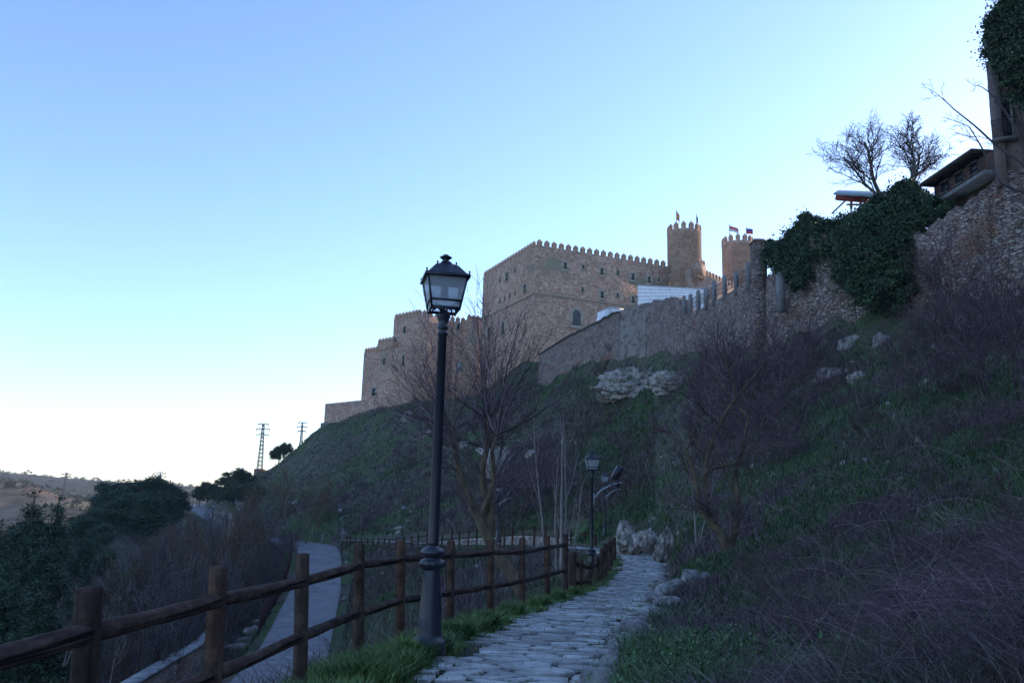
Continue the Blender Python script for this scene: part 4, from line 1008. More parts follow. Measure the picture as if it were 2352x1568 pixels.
# ------------------------------------------------------------------ rocks
def rock(px, py, Y, sx, sy, sz, seed, label, group, sub=4, rz=0, cat='rock', tilt=0, name='rock', sink=0.25, mat='rock', spike=1.0, snap=False, taper=0.0, ledge=0.0):
    import bmesh
    bm = bmesh.new(); bmesh.ops.create_icosphere(bm, subdivisions=sub, radius=1)
    V = np.array([v.co[:] for v in bm.verts])
    F = np.array([[v.index for v in f.verts] for f in bm.faces]); bm.free()
    rs = np.random.RandomState(seed); off_ = Vector(rs.rand(3)*50)
    out = []
    planes = rs.randn(9, 3); planes /= np.linalg.norm(planes, axis=1, keepdims=True); dd = rs.uniform(.62, .92, 9)
    for v in V:
        v = v.copy()
        for p, d in zip(planes, dd):
            k = v@p
            if k > d: v = v-p*(k-d)*.9
        q = Vector(v)
        n1 = mnoise.fractal(q*1.1+off_, 1.0, 2.0, 5); n2 = mnoise.fractal(q*4.5+off_, .8, 2.0, 4)
        n3 = mnoise.fractal(q*11+off_, .8, 2.0, 3)
        if ledge: n2 += ledge*(abs(((v[2]*2.6+n1*1.2) % 1)-.5)*2-.5)*(1 if abs(v[2]) < .9 else .3)
        out.append(v*(1+.34*n1*spike+.15*n2+.05*n3))
    V = np.array(out)*np.array([sx, sy, sz]); V[:, :2] *= (1-taper*np.clip((V[:, 2:3]/sz+.6)/1.6, 0, 1.1))
    c = P(px, py, Y)
    if snap:
        g = ground(px, py, 8, 200); k = g[1]/Y*(1.3 if 70 < Y < 89 else 1.0); sx *= k; sy *= k; sz *= k; V = V*k; c = g+np.array([0, .45*sy, -.05*sz])
    o = mk(name, V, F, M[mat], None, True); o.location = tuple(c); o.rotation_euler = (tilt, tilt*.6, rz)
    tag(o, label, cat, group); return o
G1 = 'pale limestone outcrops on the hillside'
for a in [(1478, 888, 84, 3.6, 2.2, 2.0, 1, 'large weathered ledged outcrop under the grassy knob below the ruined wall'), (1560, 880, 80, 2.2, 1.5, 1.1, 4, 'right end of the big outcrop beside the thicket'), (1425, 912, 85, 1.5, 1.2, .7, 2, 'undercut pale ledge at the bottom left of the big outcrop'),
          (1602, 928, 68, .6, .6, .5, 6, 'small round boulder right of and below the big outcrop'),
          (1150, 1085, 84, 1.3, 1.0, 2.0, 7, 'tall pink white rock face behind the leaning tree'), (1125, 1045, 92, 1.6, 1.0, 1.0, 8, 'rock slab above the tall rock face behind the leaning tree'), (1065, 1030, 104, 1.1, .8, .8, 9, 'pale rock just right of the near lamp pole on the slope'), (1222, 1045, 90, .7, .6, .7, 10, 'small pale rock between the tree crown and the saplings'),
          (985, 1000, 112, .9, .8, .7, 32, 'low rock left of the tree crown below the castle'), (938, 965, 160, 1.5, 1.0, 1.4, 34, 'small crag at the foot of the castle corner'),
          (1960, 790, 41, .75, .5, .45, 11, 'rugged rock below the ivy on the upper slope'), (2030, 790, 40, .6, .45, .45, 12, 'pale knobby rock right of the one below the ivy'), (1920, 865, 38, .9, .6, .4, 13, 'long low rock ledge in the brush on the upper slope'), (1975, 870, 38, .6, .4, .4, 35, 'short rock ledge right of the long low one in the brush'),
          (668, 1160, 116, .9, .7, .8, 30, 'small pale rock on the slope above the road'), (920, 1215, 93, .9, .6, .25, 31, 'low pale rock right behind the far fence')]:
    rock(a[0], a[1], a[2], a[3], a[4], a[5], a[6], a[7], G1, snap=True, sub=6 if a[3] > 3 else 5 if a[3] > 1 else 4, ledge=.7 if a[3] > 1.2 else .3)
def bendmat():
    m, nt, bs = nodes('streaked_limestone'); v = coords(nt, (1, 1, .6)); f = noiset(nt, v, 3.6, 9, .72); g = noiset(nt, coords(nt), 1.6, 5, .6)
    c = ramp(nt, f, [(.36, (.05, .040, .032)), (.48, (.20, .17, .145)), (.58, (.38, .35, .32)), (.74, (.54, .51, .48))]); c = mixc(nt, ramp(nt, g, [(.54, (0, 0, 0)), (.64, (.85, .85, .85))]), c, (.06, .055, .035))
    nt.links.new(c, bs.inputs['Base Color']); bs.inputs['Roughness'].default_value = .9; bump(nt, bs, f, 1.0, .06); return m
M['bend_rock'] = bendmat()
G2 = 'weathered upright rocks at the bend of the path'
rock(1441, 1238, 41, .95, .6, .90, 21, 'leaning striped rock slab left of the three beside the path bend', G2, tilt=-.3, taper=.7, mat='bend_rock', sub=5)
rock(1488, 1244, 39.5, .75, .5, .52, 22, 'low middle rock of the three beside the path bend', G2, taper=.3, mat='bend_rock', sub=5)
rock(1528, 1254, 37, .72, .5, .80, 23, 'pointed pale rock on the right of the three beside the path bend', G2, tilt=.1, taper=.72, mat='bend_rock', sub=5)
# rough stones along the right edge of the path
rng = np.random.RandomState(4); M['pale_rock'] = noisy('pale_edge_stone', [(.34, (.06, .055, .05)), (.48, (.20, .195, .19)), (.66, (.34, .335, .33))], 4, 8, .9, .8, .03, rg=.7)
G3 = 'rough pale stones lining the right edge of the footpath'
EDGE = [(1395, 1548, 7.6, .20), (1370, 1530, 8.0, .13), (1408, 1510, 8.4, .17), (1420, 1488, 8.9, .2), (1385, 1500, 8.6, .1), (1440, 1455, 10.2, .18), (1455, 1425, 11.5, .26), (1425, 1438, 10.8, .14), (1478, 1405, 12.8, .23), (1505, 1385, 14.5, .26), (1535, 1368, 16, .3), (1500, 1350, 18, .25), (1528, 1335, 19.5, .32), (1560, 1325, 20, .4), (1590, 1312, 21, .36), (1545, 1312, 22, .3), (1515, 1320, 22, .26), (1620, 1305, 21, .25), (1522, 1295, 27, .28), (1520, 1282, 29, .22), (1408, 1465, 9.8, .12), (1360, 1555, 7.5, .12), (1455, 1470, 9.6, .16), (1430, 1540, 7.8, .17)]
for i, (px, py, Y, s) in enumerate(EDGE):
    g = P(px, py, Y); z = h1(g[0], g[1])
    o = rock(px, py, Y, s*rng.uniform(.9, 1.5), s*rng.uniform(.7, 1.1), s*rng.uniform(.5, .8), 100+i, 'rough pale limestone block at the right edge of the footpath', G3, sub=3, rz=rng.uniform(0, 3), name='edge_stone', cat='stone', mat='pale_rock')
    o.location[2] = z+s*.25
g = P(1030, 1476, 8.7); o = rock(1030, 1476, 8.7, .28, .14, .05, 200, 'flat grey stone in the grass right of the near lamp base', None, sub=3, rz=.1, name='flat_stone', cat='stone', mat='pale_rock'); o.location[2] = h1(g[0], g[1])+.03
# scattered small stones on the slope (too many to count)
def rubble():
    rng = np.random.RandomState(9); b = MB()
    for i in range(1050):
        Y = rng.uniform(8, 60)**1.0 if i < 700 else rng.uniform(60, 150); px = rng.uniform(700, 2352) if i < 700 else rng.uniform(700, 1500); az = (px-1176)/FPX; x = az*Y+rng.uniform(-1, 1)
        if Y < 30 and x < np.interp(Y, PATH[:8, 1], PATH[:8, 0])+1.2: continue
        z = h1(x, Y) if False else None
        b_ = (x, Y); s = .025+.11*rng.rand()**2.5*(1 if Y < 25 else 1.8 if Y < 60 else 3.4); ax = np.linalg.qr(rng.randn(3, 3))[0]
        b.V.append(None); b.V.pop(); rub.append((x, Y, s, ax))
rub = []; rubble()
zz_ = H(np.array([r[0] for r in rub]), np.array([r[1] for r in rub]))
b = MB()
for (x, y, s, ax), z in zip(rub, zz_):
    u = np.array([(1, 0, 0), (-1, 0, 0), (0, 1, 0), (0, -1, 0), (0, 0, .6), (0, 0, -.6), (.6, .6, .4), (-.6, .5, -.4)])@ax*s+np.array([x, y, z])
    b.add(u[:6], [(0, 2, 4), (2, 1, 4), (1, 3, 4), (3, 0, 4), (2, 0, 5), (1, 2, 5), (3, 1, 5), (0, 3, 5)])
o = b.build('scattered_stones', M['rock']); o['kind'] = 'stuff'; tag(o, 'small loose stones scattered over the hillside', 'stones')

# ------------------------------------------------------------------ pylons
def pylon(px0, y0, px1, y1, Y, arms, label, kind='t'):
    b = P(px0, y0, Y); t = P(px1, y1, Y); h = t[2]-b[2]; e = empty('power_pylon', b, label, 'pylon', 'lattice power pylons on the skyline')
    wb, wt = h*.055, h*.016; m = MB(); N = 12; r = .055*min(Y, 240)/200
    cor = [(-1, -1), (1, -1), (1, 1), (-1, 1)]
    w = lambda f: wb+(wt-wb)*f
    for i, j in cor: m.bar((i*wb, j*wb, -1.5), (i*wt, j*wt, h), r*2.0)
    for k in range(N):
        f0, f1 = k/N, (k+1)/N
        for q in range(4):
            a, c = cor[q], cor[(q+1) % 4]
            m.bar((a[0]*w(f0), a[1]*w(f0), h*f0), (c[0]*w(f1), c[1]*w(f1), h*f1), r*1.4); m.bar((c[0]*w(f0), c[1]*w(f0), h*f0), (a[0]*w(f1), a[1]*w(f1), h*f1), r*1.4)
    m.build('lattice_tower', M['galv_dark'], e)
    sc = Y/FPX
    if kind == 't':
        for ya, wpx in arms:
            z = P(px1, ya, Y)[2]-b[2]; c = MB(); c.bar((-wpx/2*sc, 0, z), (wpx/2*sc, 0, z), r*3.4, r*3)
            for s in (-1, 1): c.bar((s*wpx/2*sc, 0, z), (s*wt, 0, z+wpx*sc*.12), r*1.5); c.bar((s*wpx*.46*sc, 0, z), (s*wpx*.46*sc, 0, z-.5), r*2.2)
            c.build('crossarm', M['galv_dark'], e)
    elif kind == 'roof':
        c = MB(); W = 12*sc
        for s in (-1, 1): c.bar((0, 0, h), (s*W, 0, h-4*sc), r*2.4); c.bar((0, 0, h-5*sc), (s*W, 0, h-4*sc), r*2.4); c.bar((s*W*.5, 0, h-2*sc), (s*W*.5, 0, h-4.5*sc), r*2)
        c.build('crossarm', M['galv_dark'], e)
    else:
        c = MB(); W = 14*sc
        for s in (-1, 1):
            c.bar((0, 0, h-14*sc), (s*6*sc, 0, h-5*sc), r*2.6); c.bar((s*6*sc, 0, h-5*sc), (s*4*sc, 0, h), r*2.6); c.bar((s*4*sc, 0, h), (s*W, 0, h-2*sc), r*2.6); c.bar((s*6*sc, 0, h-5*sc), (s*W, 0, h-2*sc), r*2)
        c.bar((-4*sc, 0, h), (4*sc, 0, h), r*2.6); c.build('crossarm', M['galv_dark'], e)
    return e
M['galv_dark'] = noisy('weathered_steel', [(.3, (.06, .065, .08)), (.7, (.11, .115, .13))], 2, 2, .6, 0, metal=.2)
pe = pylon(596, 1082, 601.5, 972, 215, [(974, 27), (985, 32), (998, 28)], 'tall lattice pylon with three crossarms on a block base')
h_ = 4.0; m = MB(); m.box((0, 0, -1.0), (2.2, 2.2, 3.2)); m.build('concrete_base', M['brick'], pe)
pylon(690, 1034, 695, 970, 235, [(970.5, 20), (980, 24), (990, 20)], 'lattice pylon behind the crest nearest the castle')
pylon(143, 1165, 146, 1085, 360, [], 'distant pylon with a roof shaped crossarm above the sunlit hill', 'roof')
pylon(365, 1120, 366, 1084, 330, [], 'distant pylon with forked head behind the pines', 'fork')
# ------------------------------------------------------------------ plants: generators
def grow(rng, p, d, L, r, lvl, prm, out):
    n = prm['n'][lvl]; up = prm['up'][lvl]; wob = prm['wob'][lvl]
    p = np.array(p, float); d = np.array(d, float); d /= np.linalg.norm(d)
    pts = [p.copy()]; dirs = [d.copy()]; st = L/n
    for i in range(n):
        d = d+rng.randn(3)*wob; d[2] += up; d /= np.linalg.norm(d); p = p+d*st; pts.append(p.copy()); dirs.append(d.copy())
    tip = prm['tip'][lvl]; rad = r*np.linspace(1, tip, n+1)
    out.setdefault(min(lvl, prm.get('split', 1)), []).append((np.array(pts), rad))
    if lvl+1 < len(prm['n']):
        k = prm['kids'][lvl]; k = rng.randint(k[0], k[1]+1)
        for c in range(k):
            t = prm['t0'][lvl]+(1-prm['t0'][lvl])*((c+rng.rand())/k); x = t*n; i = min(int(x), n-1); f = x-i
            q = pts[i]*(1-f)+pts[i+1]*f; dd = dirs[i+1]
            a = rng.uniform(*prm['ang'][lvl]); v = rng.randn(3); v -= v@dd*dd; v /= np.linalg.norm(v)+1e-9
            nd = dd*math.cos(a)+v*math.sin(a)
            rr = r*(1+(tip-1)*t)*rng.uniform(*prm.get('rr', (.45, .7)))
            grow(rng, q, nd, L*rng.uniform(*prm['len'][lvl])*(1-.35*t*prm.get('taper', 1)), rr, lvl+1, prm, out)
def tree_obj(name, trunk_chains, twig_chains, loc, bark, twig, label, cat='tree', group=None, seg=7):
    e = empty(name, loc, label, cat, group)
    V, F = tubes(trunk_chains, seg); mk('trunk', V, F, bark, e, True)
    if twig_chains: V, F = tubes(twig_chains, 3); mk('crown', V, F, twig, e, False)
    return e
def leafcloud(rng, blobs, n, size, clumps=40, cr=.22, aspect=.6, hang=0.0, shell=(.72, 1.0)):
    """quads scattered in clumps over blob shells"""
    blobs = np.array(blobs, float); w = blobs[:, 3]*blobs[:, 4]+blobs[:, 4]*blobs[:, 5]; w /= w.sum()
    K = clumps*len(blobs); bi = rng.choice(len(blobs), K, p=w); v = rng.randn(K, 3); v /= np.linalg.norm(v, axis=1, keepdims=True)
    v[:, 2] = np.where(v[:, 2] < -.6, -v[:, 2], v[:, 2])
    rad = rng.uniform(shell[0], shell[1], K)[:, None]; cc = blobs[bi, :3]+v*rad*blobs[bi, 3:6]; cs = blobs[bi, 3:6].mean(1)*cr*rng.uniform(.6, 1.4, K)
    ci = rng.randint(0, K, n); p = cc[ci]+rng.randn(n, 3)*cs[ci][:, None]*.6; p[:, 2] -= hang*rng.rand(n)
    a = rng.randn(n, 3); a /= np.linalg.norm(a, axis=1, keepdims=True); b = rng.randn(n, 3); b -= (a*b).sum(1)[:, None]*a; b /= np.linalg.norm(b, axis=1, keepdims=True)
    s = size*rng.uniform(.6, 1.4, n)[:, None]; V = np.stack([p-a*s, p+b*s*aspect, p+a*s, p-b*s*aspect], 1).reshape(-1, 3)
    return V, np.arange(4*n).reshape(-1, 4)
def merge(parts):
    V = []; F = []; o = 0
    for v, f in parts: V.append(v); F.append(f+o); o += len(v)
    return np.concatenate(V), np.concatenate(F)

# ------------------------------------------------------------------ the leaning tree in the middle
def big_tree():
    rng = np.random.RandomState(21); Y = 24.0
    base = P(1196, 1345, Y); base[2] = min(base[2], h1(base[0], base[1]))
    S = lambda *pp: np.array([P(x, y, Y+dy) for x, y, dy in pp])
    tr = S((1200, 1360, 0), (1178, 1320, 0), (1145, 1275, 0), (1118, 1228, 0), (1100, 1190, 0), (1072, 1130, 0), (1055, 1080, 0), (1045, 1030, .1), (1040, 985, .2))
    trunk = [(densify(tr, .25), None)]; trunk = [(t, np.interp(np.linspace(0, 1, len(t)), [0, .4, 1], [.20, .15, .065])) for t, _ in trunk]
    t2 = densify(S((1120, 1235, .05), (1128, 1175, .1), (1112, 1130, .2), (1108, 1080, .3), (1118, 1030, .3), (1122, 990, .3), (1120, 960, .3)), .25)
    trunk.append((t2, np.linspace(.13, .06, len(t2))))
    t3 = densify(S((1102, 1190, 0), (1120, 1150, -.1), (1135, 1090, -.3), (1130, 1040, -.5), (1140, 1000, -.5)), .25); trunk.append((t3, np.linspace(.10, .05, len(t3))))
    out = {}
    prm = dict(n=[6, 6, 5, 4], up=[.10, .10, .10, .05], wob=[.12, .12, .14, .12], tip=[.4, .35, .35, .3], kids=[(7, 9), (6, 8), (3, 5), (0, 0)], t0=[.15, .1, .15, 0], ang=[(.3, .8), (.3, .8), (.3, .8), (0, 1)], len=[(.55, .85), (.45, .75), (.4, .7), (1, 1)], rr=(.45, .65), split=1)
    prm = dict(n=[7, 5, 4], up=[.05, .04, .03], wob=[.07, .10, .13], tip=[.3, .35, .3], kids=[(6, 9), (2, 4), (0, 0)], t0=[.10, .1, 0], ang=[(.25, .65), (.3, .7), (0, 1)], len=[(.30, .55), (.35, .6), (1, 1)], rr=(.45, .65), split=0)
    heads = [(tr[-1], 15), (tr[-2], 7), (tr[-3], 6), (t2[-1], 16), (t2[-5], 8), (t2[-9], 5), (t3[-1], 12), (t3[-6], 8), (tr[-5], 4)]
    for q, k in heads:
        left = 1 if q[0] < tr[-1][0]+.5 else 0
        for _ in range(k):
            a = rng.uniform(0, 6.283); e_ = rng.uniform(-.15, 1.4); dd = np.array([math.cos(a)*math.cos(e_)+(-.35 if left else .25), math.sin(a)*math.cos(e_)*.9, math.sin(e_)]); dd /= np.linalg.norm(dd)
            grow(rng, q, dd, (1.75+1.9*max(dd[2], 0)**1.3)*rng.uniform(.7, 1.12), rng.uniform(.016, .03), 0, prm, out)
    out = {0: [], 1: out[0]+out.get(1, [])}
    tw = out[1]; main = trunk+out[0]
    main = [(p-base, r) for p, r in main]; tw = [(p-base, np.maximum(r, .0055)) for p, r in tw]
    tree_obj('bare_tree', main, tw, base, M['bark'], M['twig'], 'bare tree with leaning forked trunk and dense twiggy crown behind the near fence')
big_tree()
# slender saplings
def sapling(px, py, Y, seed, label, stems, ht):
    rng = np.random.RandomState(seed); base = P(px, py, Y); base[2] = min(base[2], h1(base[0], base[1])); main = []; out = {}
    prm = dict(n=[7, 5, 4], up=[.06, .05, .05], wob=[.035, .06, .10], tip=[.25, .3, .3], kids=[(3, 4), (2, 3), (0, 0)], t0=[.25, .2, 0], ang=[(.3, .6), (.3, .6), (0, 1)], len=[(.35, .5), (.3, .6), (1, 1)], rr=(.4, .55), split=1)
    for dx, dy, L, r in stems: grow(rng, base+np.array([0, 0, -.3]), (dx, dy, 1), L, r, 0, prm, out)
    tree_obj('sapling', [(p-base, r) for p, r in out[0]], [(p-base, np.maximum(r, .007)) for p, r in out[1]], base, M['bark_pale'], M['bark_pale'], label, 'tree', 'slender bare saplings beyond the near fence', 5)
sapling(1286, 1300, 34, 3, 'pale multi stemmed sapling with a thick lower stem left of the floodlit lamp', [(.0, 0, 7.4, .095), (-.10, .1, 6.2, .05), (.12, 0, 7.0, .055), (.34, .1, 5.2, .04)], 7)
sapling(1262, 1270, 38, 4, 'single stemmed leaning sapling left of the multi stemmed one', [(-.12, 0, 8.2, .065)], 7)
sapling(1600, 1245, 30, 14, 'thin sapling left of the forked tree on the brushy slope', [(-.1, 0, 4.0, .04), (.25, 0, 3.4, .03)], 4)

# forked tree in the brush to the right
def brush_tree():
    rng = np.random.RandomState(5); Y = 21.0; base = P(1668, 1248, Y); base[2] = min(base[2], h1(base[0], base[1]))
    S = lambda *pp: densify(np.array([P(x, y, Y+dy) for x, y, dy in pp]), .25)
    a = S((1672, 1262, 0), (1650, 1215, 0), (1615, 1180, 0), (1600, 1120, 0), (1590, 1070, 0), (1575, 1030, 0)); b = S((1632, 1195, 0), (1622, 1130, .1), (1622, 1060, .1), (1640, 1000, .2), (1665, 950, .3), (1690, 915, .4))
    c = S((1676, 1255, .1), (1690, 1210, .2), (1695, 1150, .2), (1690, 1080, .2), (1705, 1020, .3), (1720, 960, .3))
    tr = [(a, np.linspace(.12, .035, len(a))), (b, np.linspace(.065, .04, len(b))), (c, np.linspace(.10, .035, len(c)))]
    out = {}
    prm = dict(n=[6, 5, 5, 4], up=[.04, .05, .03, .0], wob=[.13, .13, .14, .14], tip=[.4, .35, .35, .3], kids=[(6, 8), (6, 8), (3, 4), (0, 0)], t0=[.15, .1, .15, 0], ang=[(.3, .9), (.3, .9), (.3, .9), (0, 1)], len=[(.55, .85), (.45, .75), (.4, .7), (1, 1)], rr=(.45, .65), split=1)
    for q, L in ((a[-1], 1.1), (a[-5], 1.0), (a[-9], .8), (b[-1], 1.7), (b[-4], 1.5), (b[-8], 1.3), (b[-12], 1.1), (c[-1], 1.8), (c[-4], 1.5), (c[-8], 1.4), (c[-12], 1.1)):
        for k in range(2): grow(rng, q, (rng.uniform(-.8, .8), rng.uniform(-.8, .5), rng.uniform(.3, 1)), L, .03, 0, prm, out)
    tree_obj('bare_tree', [(p-base, r) for p, r in tr+out[0]], [(p-base, np.maximum(r, .004)) for p, r in out[1]], base, M['bark'], M['twig'], 'small bare tree with two crooked trunks in the brush right of the path')
brush_tree()

# generic bare shrubs: twiggy thickets, copied around
def shrub_mesh(seed, Rr, Hh, stems, prm=None, rad=.02):
    rng = np.random.RandomState(seed); out = {}
    prm = prm or dict(n=[5, 5, 4], up=[.03, .05, .03], wob=[.13, .15, .16], tip=[.4, .35, .3], kids=[(6, 9), (4, 6), (0, 0)], t0=[.2, .1, 0], ang=[(.3, .9), (.3, .9), (0, 1)], len=[(.45, .75), (.4, .7), (1, 1)], rr=(.45, .65), split=0)
    for i in range(stems):
        a = rng.rand()*6.283; q = rng.rand()**.5*Rr*.35; t = rng.uniform(.1, 1)
        grow(rng, (math.cos(a)*q, math.sin(a)*q, -.1), (math.cos(a)*t*Rr/Hh, math.sin(a)*t*Rr/Hh, 1), Hh*rng.uniform(.6, 1.0), rad, 0, prm, out)
    ch = [c for v in out.values() for c in v]; return [(p, np.maximum(r, rad*.22)) for p, r in ch]
def shrub(loc, chains, mat, label, group, name='bare_shrub', seg=3):
    e = bpy.data.objects.new(name, None)
    V, F = tubes(chains, seg); o = mk(name, V, F, mat); o.location = tuple(loc); bpy.data.objects.remove(e); tag(o, label, 'shrub', group); return o
SH = [shrub_mesh(1, 1.6, 2.2, 13), shrub_mesh(2, 1.3, 1.7, 12), shrub_mesh(3, 2.0, 2.0, 15), shrub_mesh(4, 1.0, 2.4, 9)]
SHM = []
for i, c in enumerate(SH):
    V, F = tubes(c, 3); o = mk('bare_shrub', V, F, M['twig_dark']); SHM.append(o.data); COL.objects.unlink(o); bpy.data.objects.remove(o)
def put_shrub(x, y, s, k, label, group, mat=None, rz=0, zoff=-.1, name='bare_shrub', squash=1.0):
    o = bpy.data.objects.new(name, SHM[k % 4]); COL.objects.link(o); o.location = (x, y, h1(x, y)+zoff); o.scale = (s, s, s*squash); o.rotation_euler = (0, 0, rz); tag(o, label, 'shrub', group); return o
rng = np.random.RandomState(31)
# big purple thicket under the wall
G = 'purple grey thicket bushes below the railed wall'
for i, (px, py, Y, s) in enumerate([(1640, 890, 58, 2.0), (1700, 850, 53, 2.4), (1745, 840, 50, 2.9), (1800, 850, 48, 2.4), (1720, 930, 44, 1.7), (1800, 940, 40, 1.7), (1650, 960, 48, 1.4), (1880, 900, 43, 1.5), (1760, 1020, 35, 1.2)]):
    p = P(px, py, Y); put_shrub(p[0], p[1], s*.95, i, 'dense purple grey leafless bush in the thicket below the railed wall', G, rz=i*1.3)
for px, py, Y, s, lb in [(1180, 1130, 72, 2.2, 'dark bramble mass left of the saplings above the far fence'), (1235, 1100, 74, 2.6, 'dark bramble mass behind the saplings'), (1290, 1110, 70, 2.1, 'dark bramble mass right of the saplings'), (1200, 1105, 80, 1.7, 'dark bramble above the others beside the tall rock face'),
                         (820, 1200, 98, 1.5, 'rounded brown bush above the left end of the far fence'), (925, 1065, 125, 1.9, 'rounded bush halfway up the hill left of the near lamp'), (1040, 1120, 95, 1.2, 'small bush left of the leaning tree trunk on the hill')]:
    p = P(px, py, Y); put_shrub(p[0], p[1], s, int(px), lb, 'dark leafless bushes on the castle hill', rz=px)
p_ = [(2150, 760, 41, 1.5), (2240, 790, 37, 1.7), (2320, 800, 34, 1.8), (2200, 720, 43, 1.6), (2300, 720, 40, 1.6), (2080, 820, 38, 1.1), (2260, 900, 29, 1.3), (2345, 920, 26, 1.4), (1990, 900, 34, 1.0), (2130, 900, 31, 1.2)]
for i, (px, py, Y, s) in enumerate(p_):
    p = P(px, py, Y); put_shrub(p[0], p[1], s, i+1, 'tall leafless shrub at the foot of the big wall on the right', 'leafless shrubs under the big wall', rz=i*2.1)
for px, py, Y, s in [(628, 1255, 84, 1.0), (645, 1250, 87, 1.1), (660, 1248, 91, 1.15), (672, 1248, 94, .9), (650, 1240, 97, 1.3), (668, 1240, 100, 1.2), (610, 1262, 80, 1.0), (592, 1275, 75, 1.0)]:
    p = P(px, py, Y); put_shrub(p[0], p[1], s, int(px), 'x', 'bushy scrub along the mesh fence by the road', rz=px)
for i in range(16):
    Y = [7.5, 8.5, 9, 10, 10.5, 11.5, 12.5, 13, 14, 15, 16, 17, 18.5, 20, 21, 23][i]; px = [1790, 2050, 1880, 2250, 1700, 1960, 2130, 1760, 2310, 1870, 2040, 2200, 1720, 1930, 2120, 2300][i]; x = (px-1176)/FPX*Y*1.02
    put_shrub(x, Y, rng.uniform(.24, .38)*(1+Y/40), i, 'x', 'small twiggy bushes on the near bank', rz=i*1.7, squash=.75)
# bushes dotted over slopes, copies
G = 'low leafless scrub bushes dotted over the slopes'
cnt = 0
while cnt < 210:
    px = rng.uniform(760, 2352); Y = rng.uniform(18, 140); x = (px-1176)/FPX*Y
    if x > 16 and Y > 44: continue
    if Y > 60 and x > 14: continue
    if near(PATHD[::3], np.array([x]), np.array([Y]))[0][0] < 3 or near(ROADD[::2], np.array([x]), np.array([Y]))[0][0] < 5: continue
    if x < 12 and Y < 60: continue
    put_shrub(x, Y, rng.uniform(.3, .95)*(1 if Y > 45 else .6), rng.randint(4), 'low brown leafless scrub bush growing on the grassy slope', G, rz=rng.uniform(0, 6), squash=.8); cnt += 1

# ------------------------------------------------------------------ skyline trees, right side
def sky_tree(px, py, Y, top, wpx, seed, label, lean=-.3, dens=1.0):
    rng = np.random.RandomState(seed); base = P(px, py, Y); h = P(px, top, Y)[2]-base[2]; out = {}
    prm = dict(n=[6, 6, 5, 5], up=[.05, .06, .05, .03], wob=[.14, .18, .22, .22], tip=[.45, .4, .35, .3], kids=[(10, 12), (8, 10), (6, 8), (0, 0)], t0=[.22, .15, .1, 0], ang=[(.4, .95), (.4, 1.0), (.4, 1.1), (0, 1)], len=[(.6, .85), (.45, .7), (.35, .6), (1, 1)], rr=(.45, .65), split=1)
    grow(rng, base-np.array([0, 0, .8]), (lean, 0, 1), h*.72, .16, 0, prm, out); grow(rng, base-np.array([0, 0, .8]), (lean*2.4, .2, .8), h*.66, .11, 0, prm, out)
    tree_obj('bare_tree', [(p-base, r) for p, r in out[0]], [(p-base, np.maximum(r, .011)) for p, r in out[1]], base, M['bark_dark'], M['bark_dark'], label, 'tree', 'bare trees on the skyline above the ivy')
M['bark_dark'] = noisy('dark_bark', [(.3, (.05, .04, .045)), (.7, (.10, .085, .085))], 6, 4, .9, .3)
sky_tree(2035, 445, 54, 235, 170, 8, 'wide bare tree leaning left above the red canopy', -.35)
sky_tree(2085, 425, 53, 245, 110, 17, 'smaller bare tree standing right of the wide one on the skyline', .12)
def side_branch():
    rng = np.random.RandomState(44); Y = 26.0; S = lambda *pp: densify(np.array([P(x, y, Y+dy) for x, y, dy in pp]), .3); base = P(2420, 520, Y)
    a = S((2420, 520, 0), (2380, 420, 0), (2352, 380, 0), (2290, 335, .3), (2240, 290, .3), (2190, 250, .4), (2165, 225, .5)); b = S((2380, 420, 0), (2340, 310, -.5), (2290, 230, -.6), (2255, 200, -.6)); c = S((2400, 470, 0), (2350, 440, .2), (2300, 420, .4), (2250, 330, .6), (2225, 290, .6))
    tr = [(q, np.linspace(.07, .014, len(q))) for q in (a, b, c)]; out = {}
    prm = dict(n=[6, 5, 4], up=[.03, .03, .02], wob=[.15, .18, .2], tip=[.4, .35, .3], kids=[(4, 6), (3, 4), (0, 0)], t0=[.15, .1, 0], ang=[(.4, 1.0), (.4, 1.0), (0, 1)], len=[(.45, .75), (.4, .65), (1, 1)], rr=(.5, .65), split=1)
    for q in (a, b, c):
        for k in range(5, len(q), 2):
            if rng.rand() < .62: grow(rng, q[k], (rng.uniform(-1, .2), rng.uniform(-.6, .6), rng.uniform(.1, 1)), rng.uniform(.6, 1.3), .014, 0, prm, out)
    base2 = np.array([base[0], base[1], h1(base[0], base[1])]); t0 = [(np.array([base2-np.array([0, 0, .5]), (base+base2)/2+np.array([.2, 0, 0]), base]), np.array([.12, .1, .07]))]
    tree_obj('bare_tree', [(p-base2, r) for p, r in t0+tr+out[0]], [(p-base2, np.maximum(r, .006)) for p, r in out[1]], base2, M['bark_dark'], M['bark_dark'], 'bare tree reaching in from the right edge in front of the house')
side_branch()

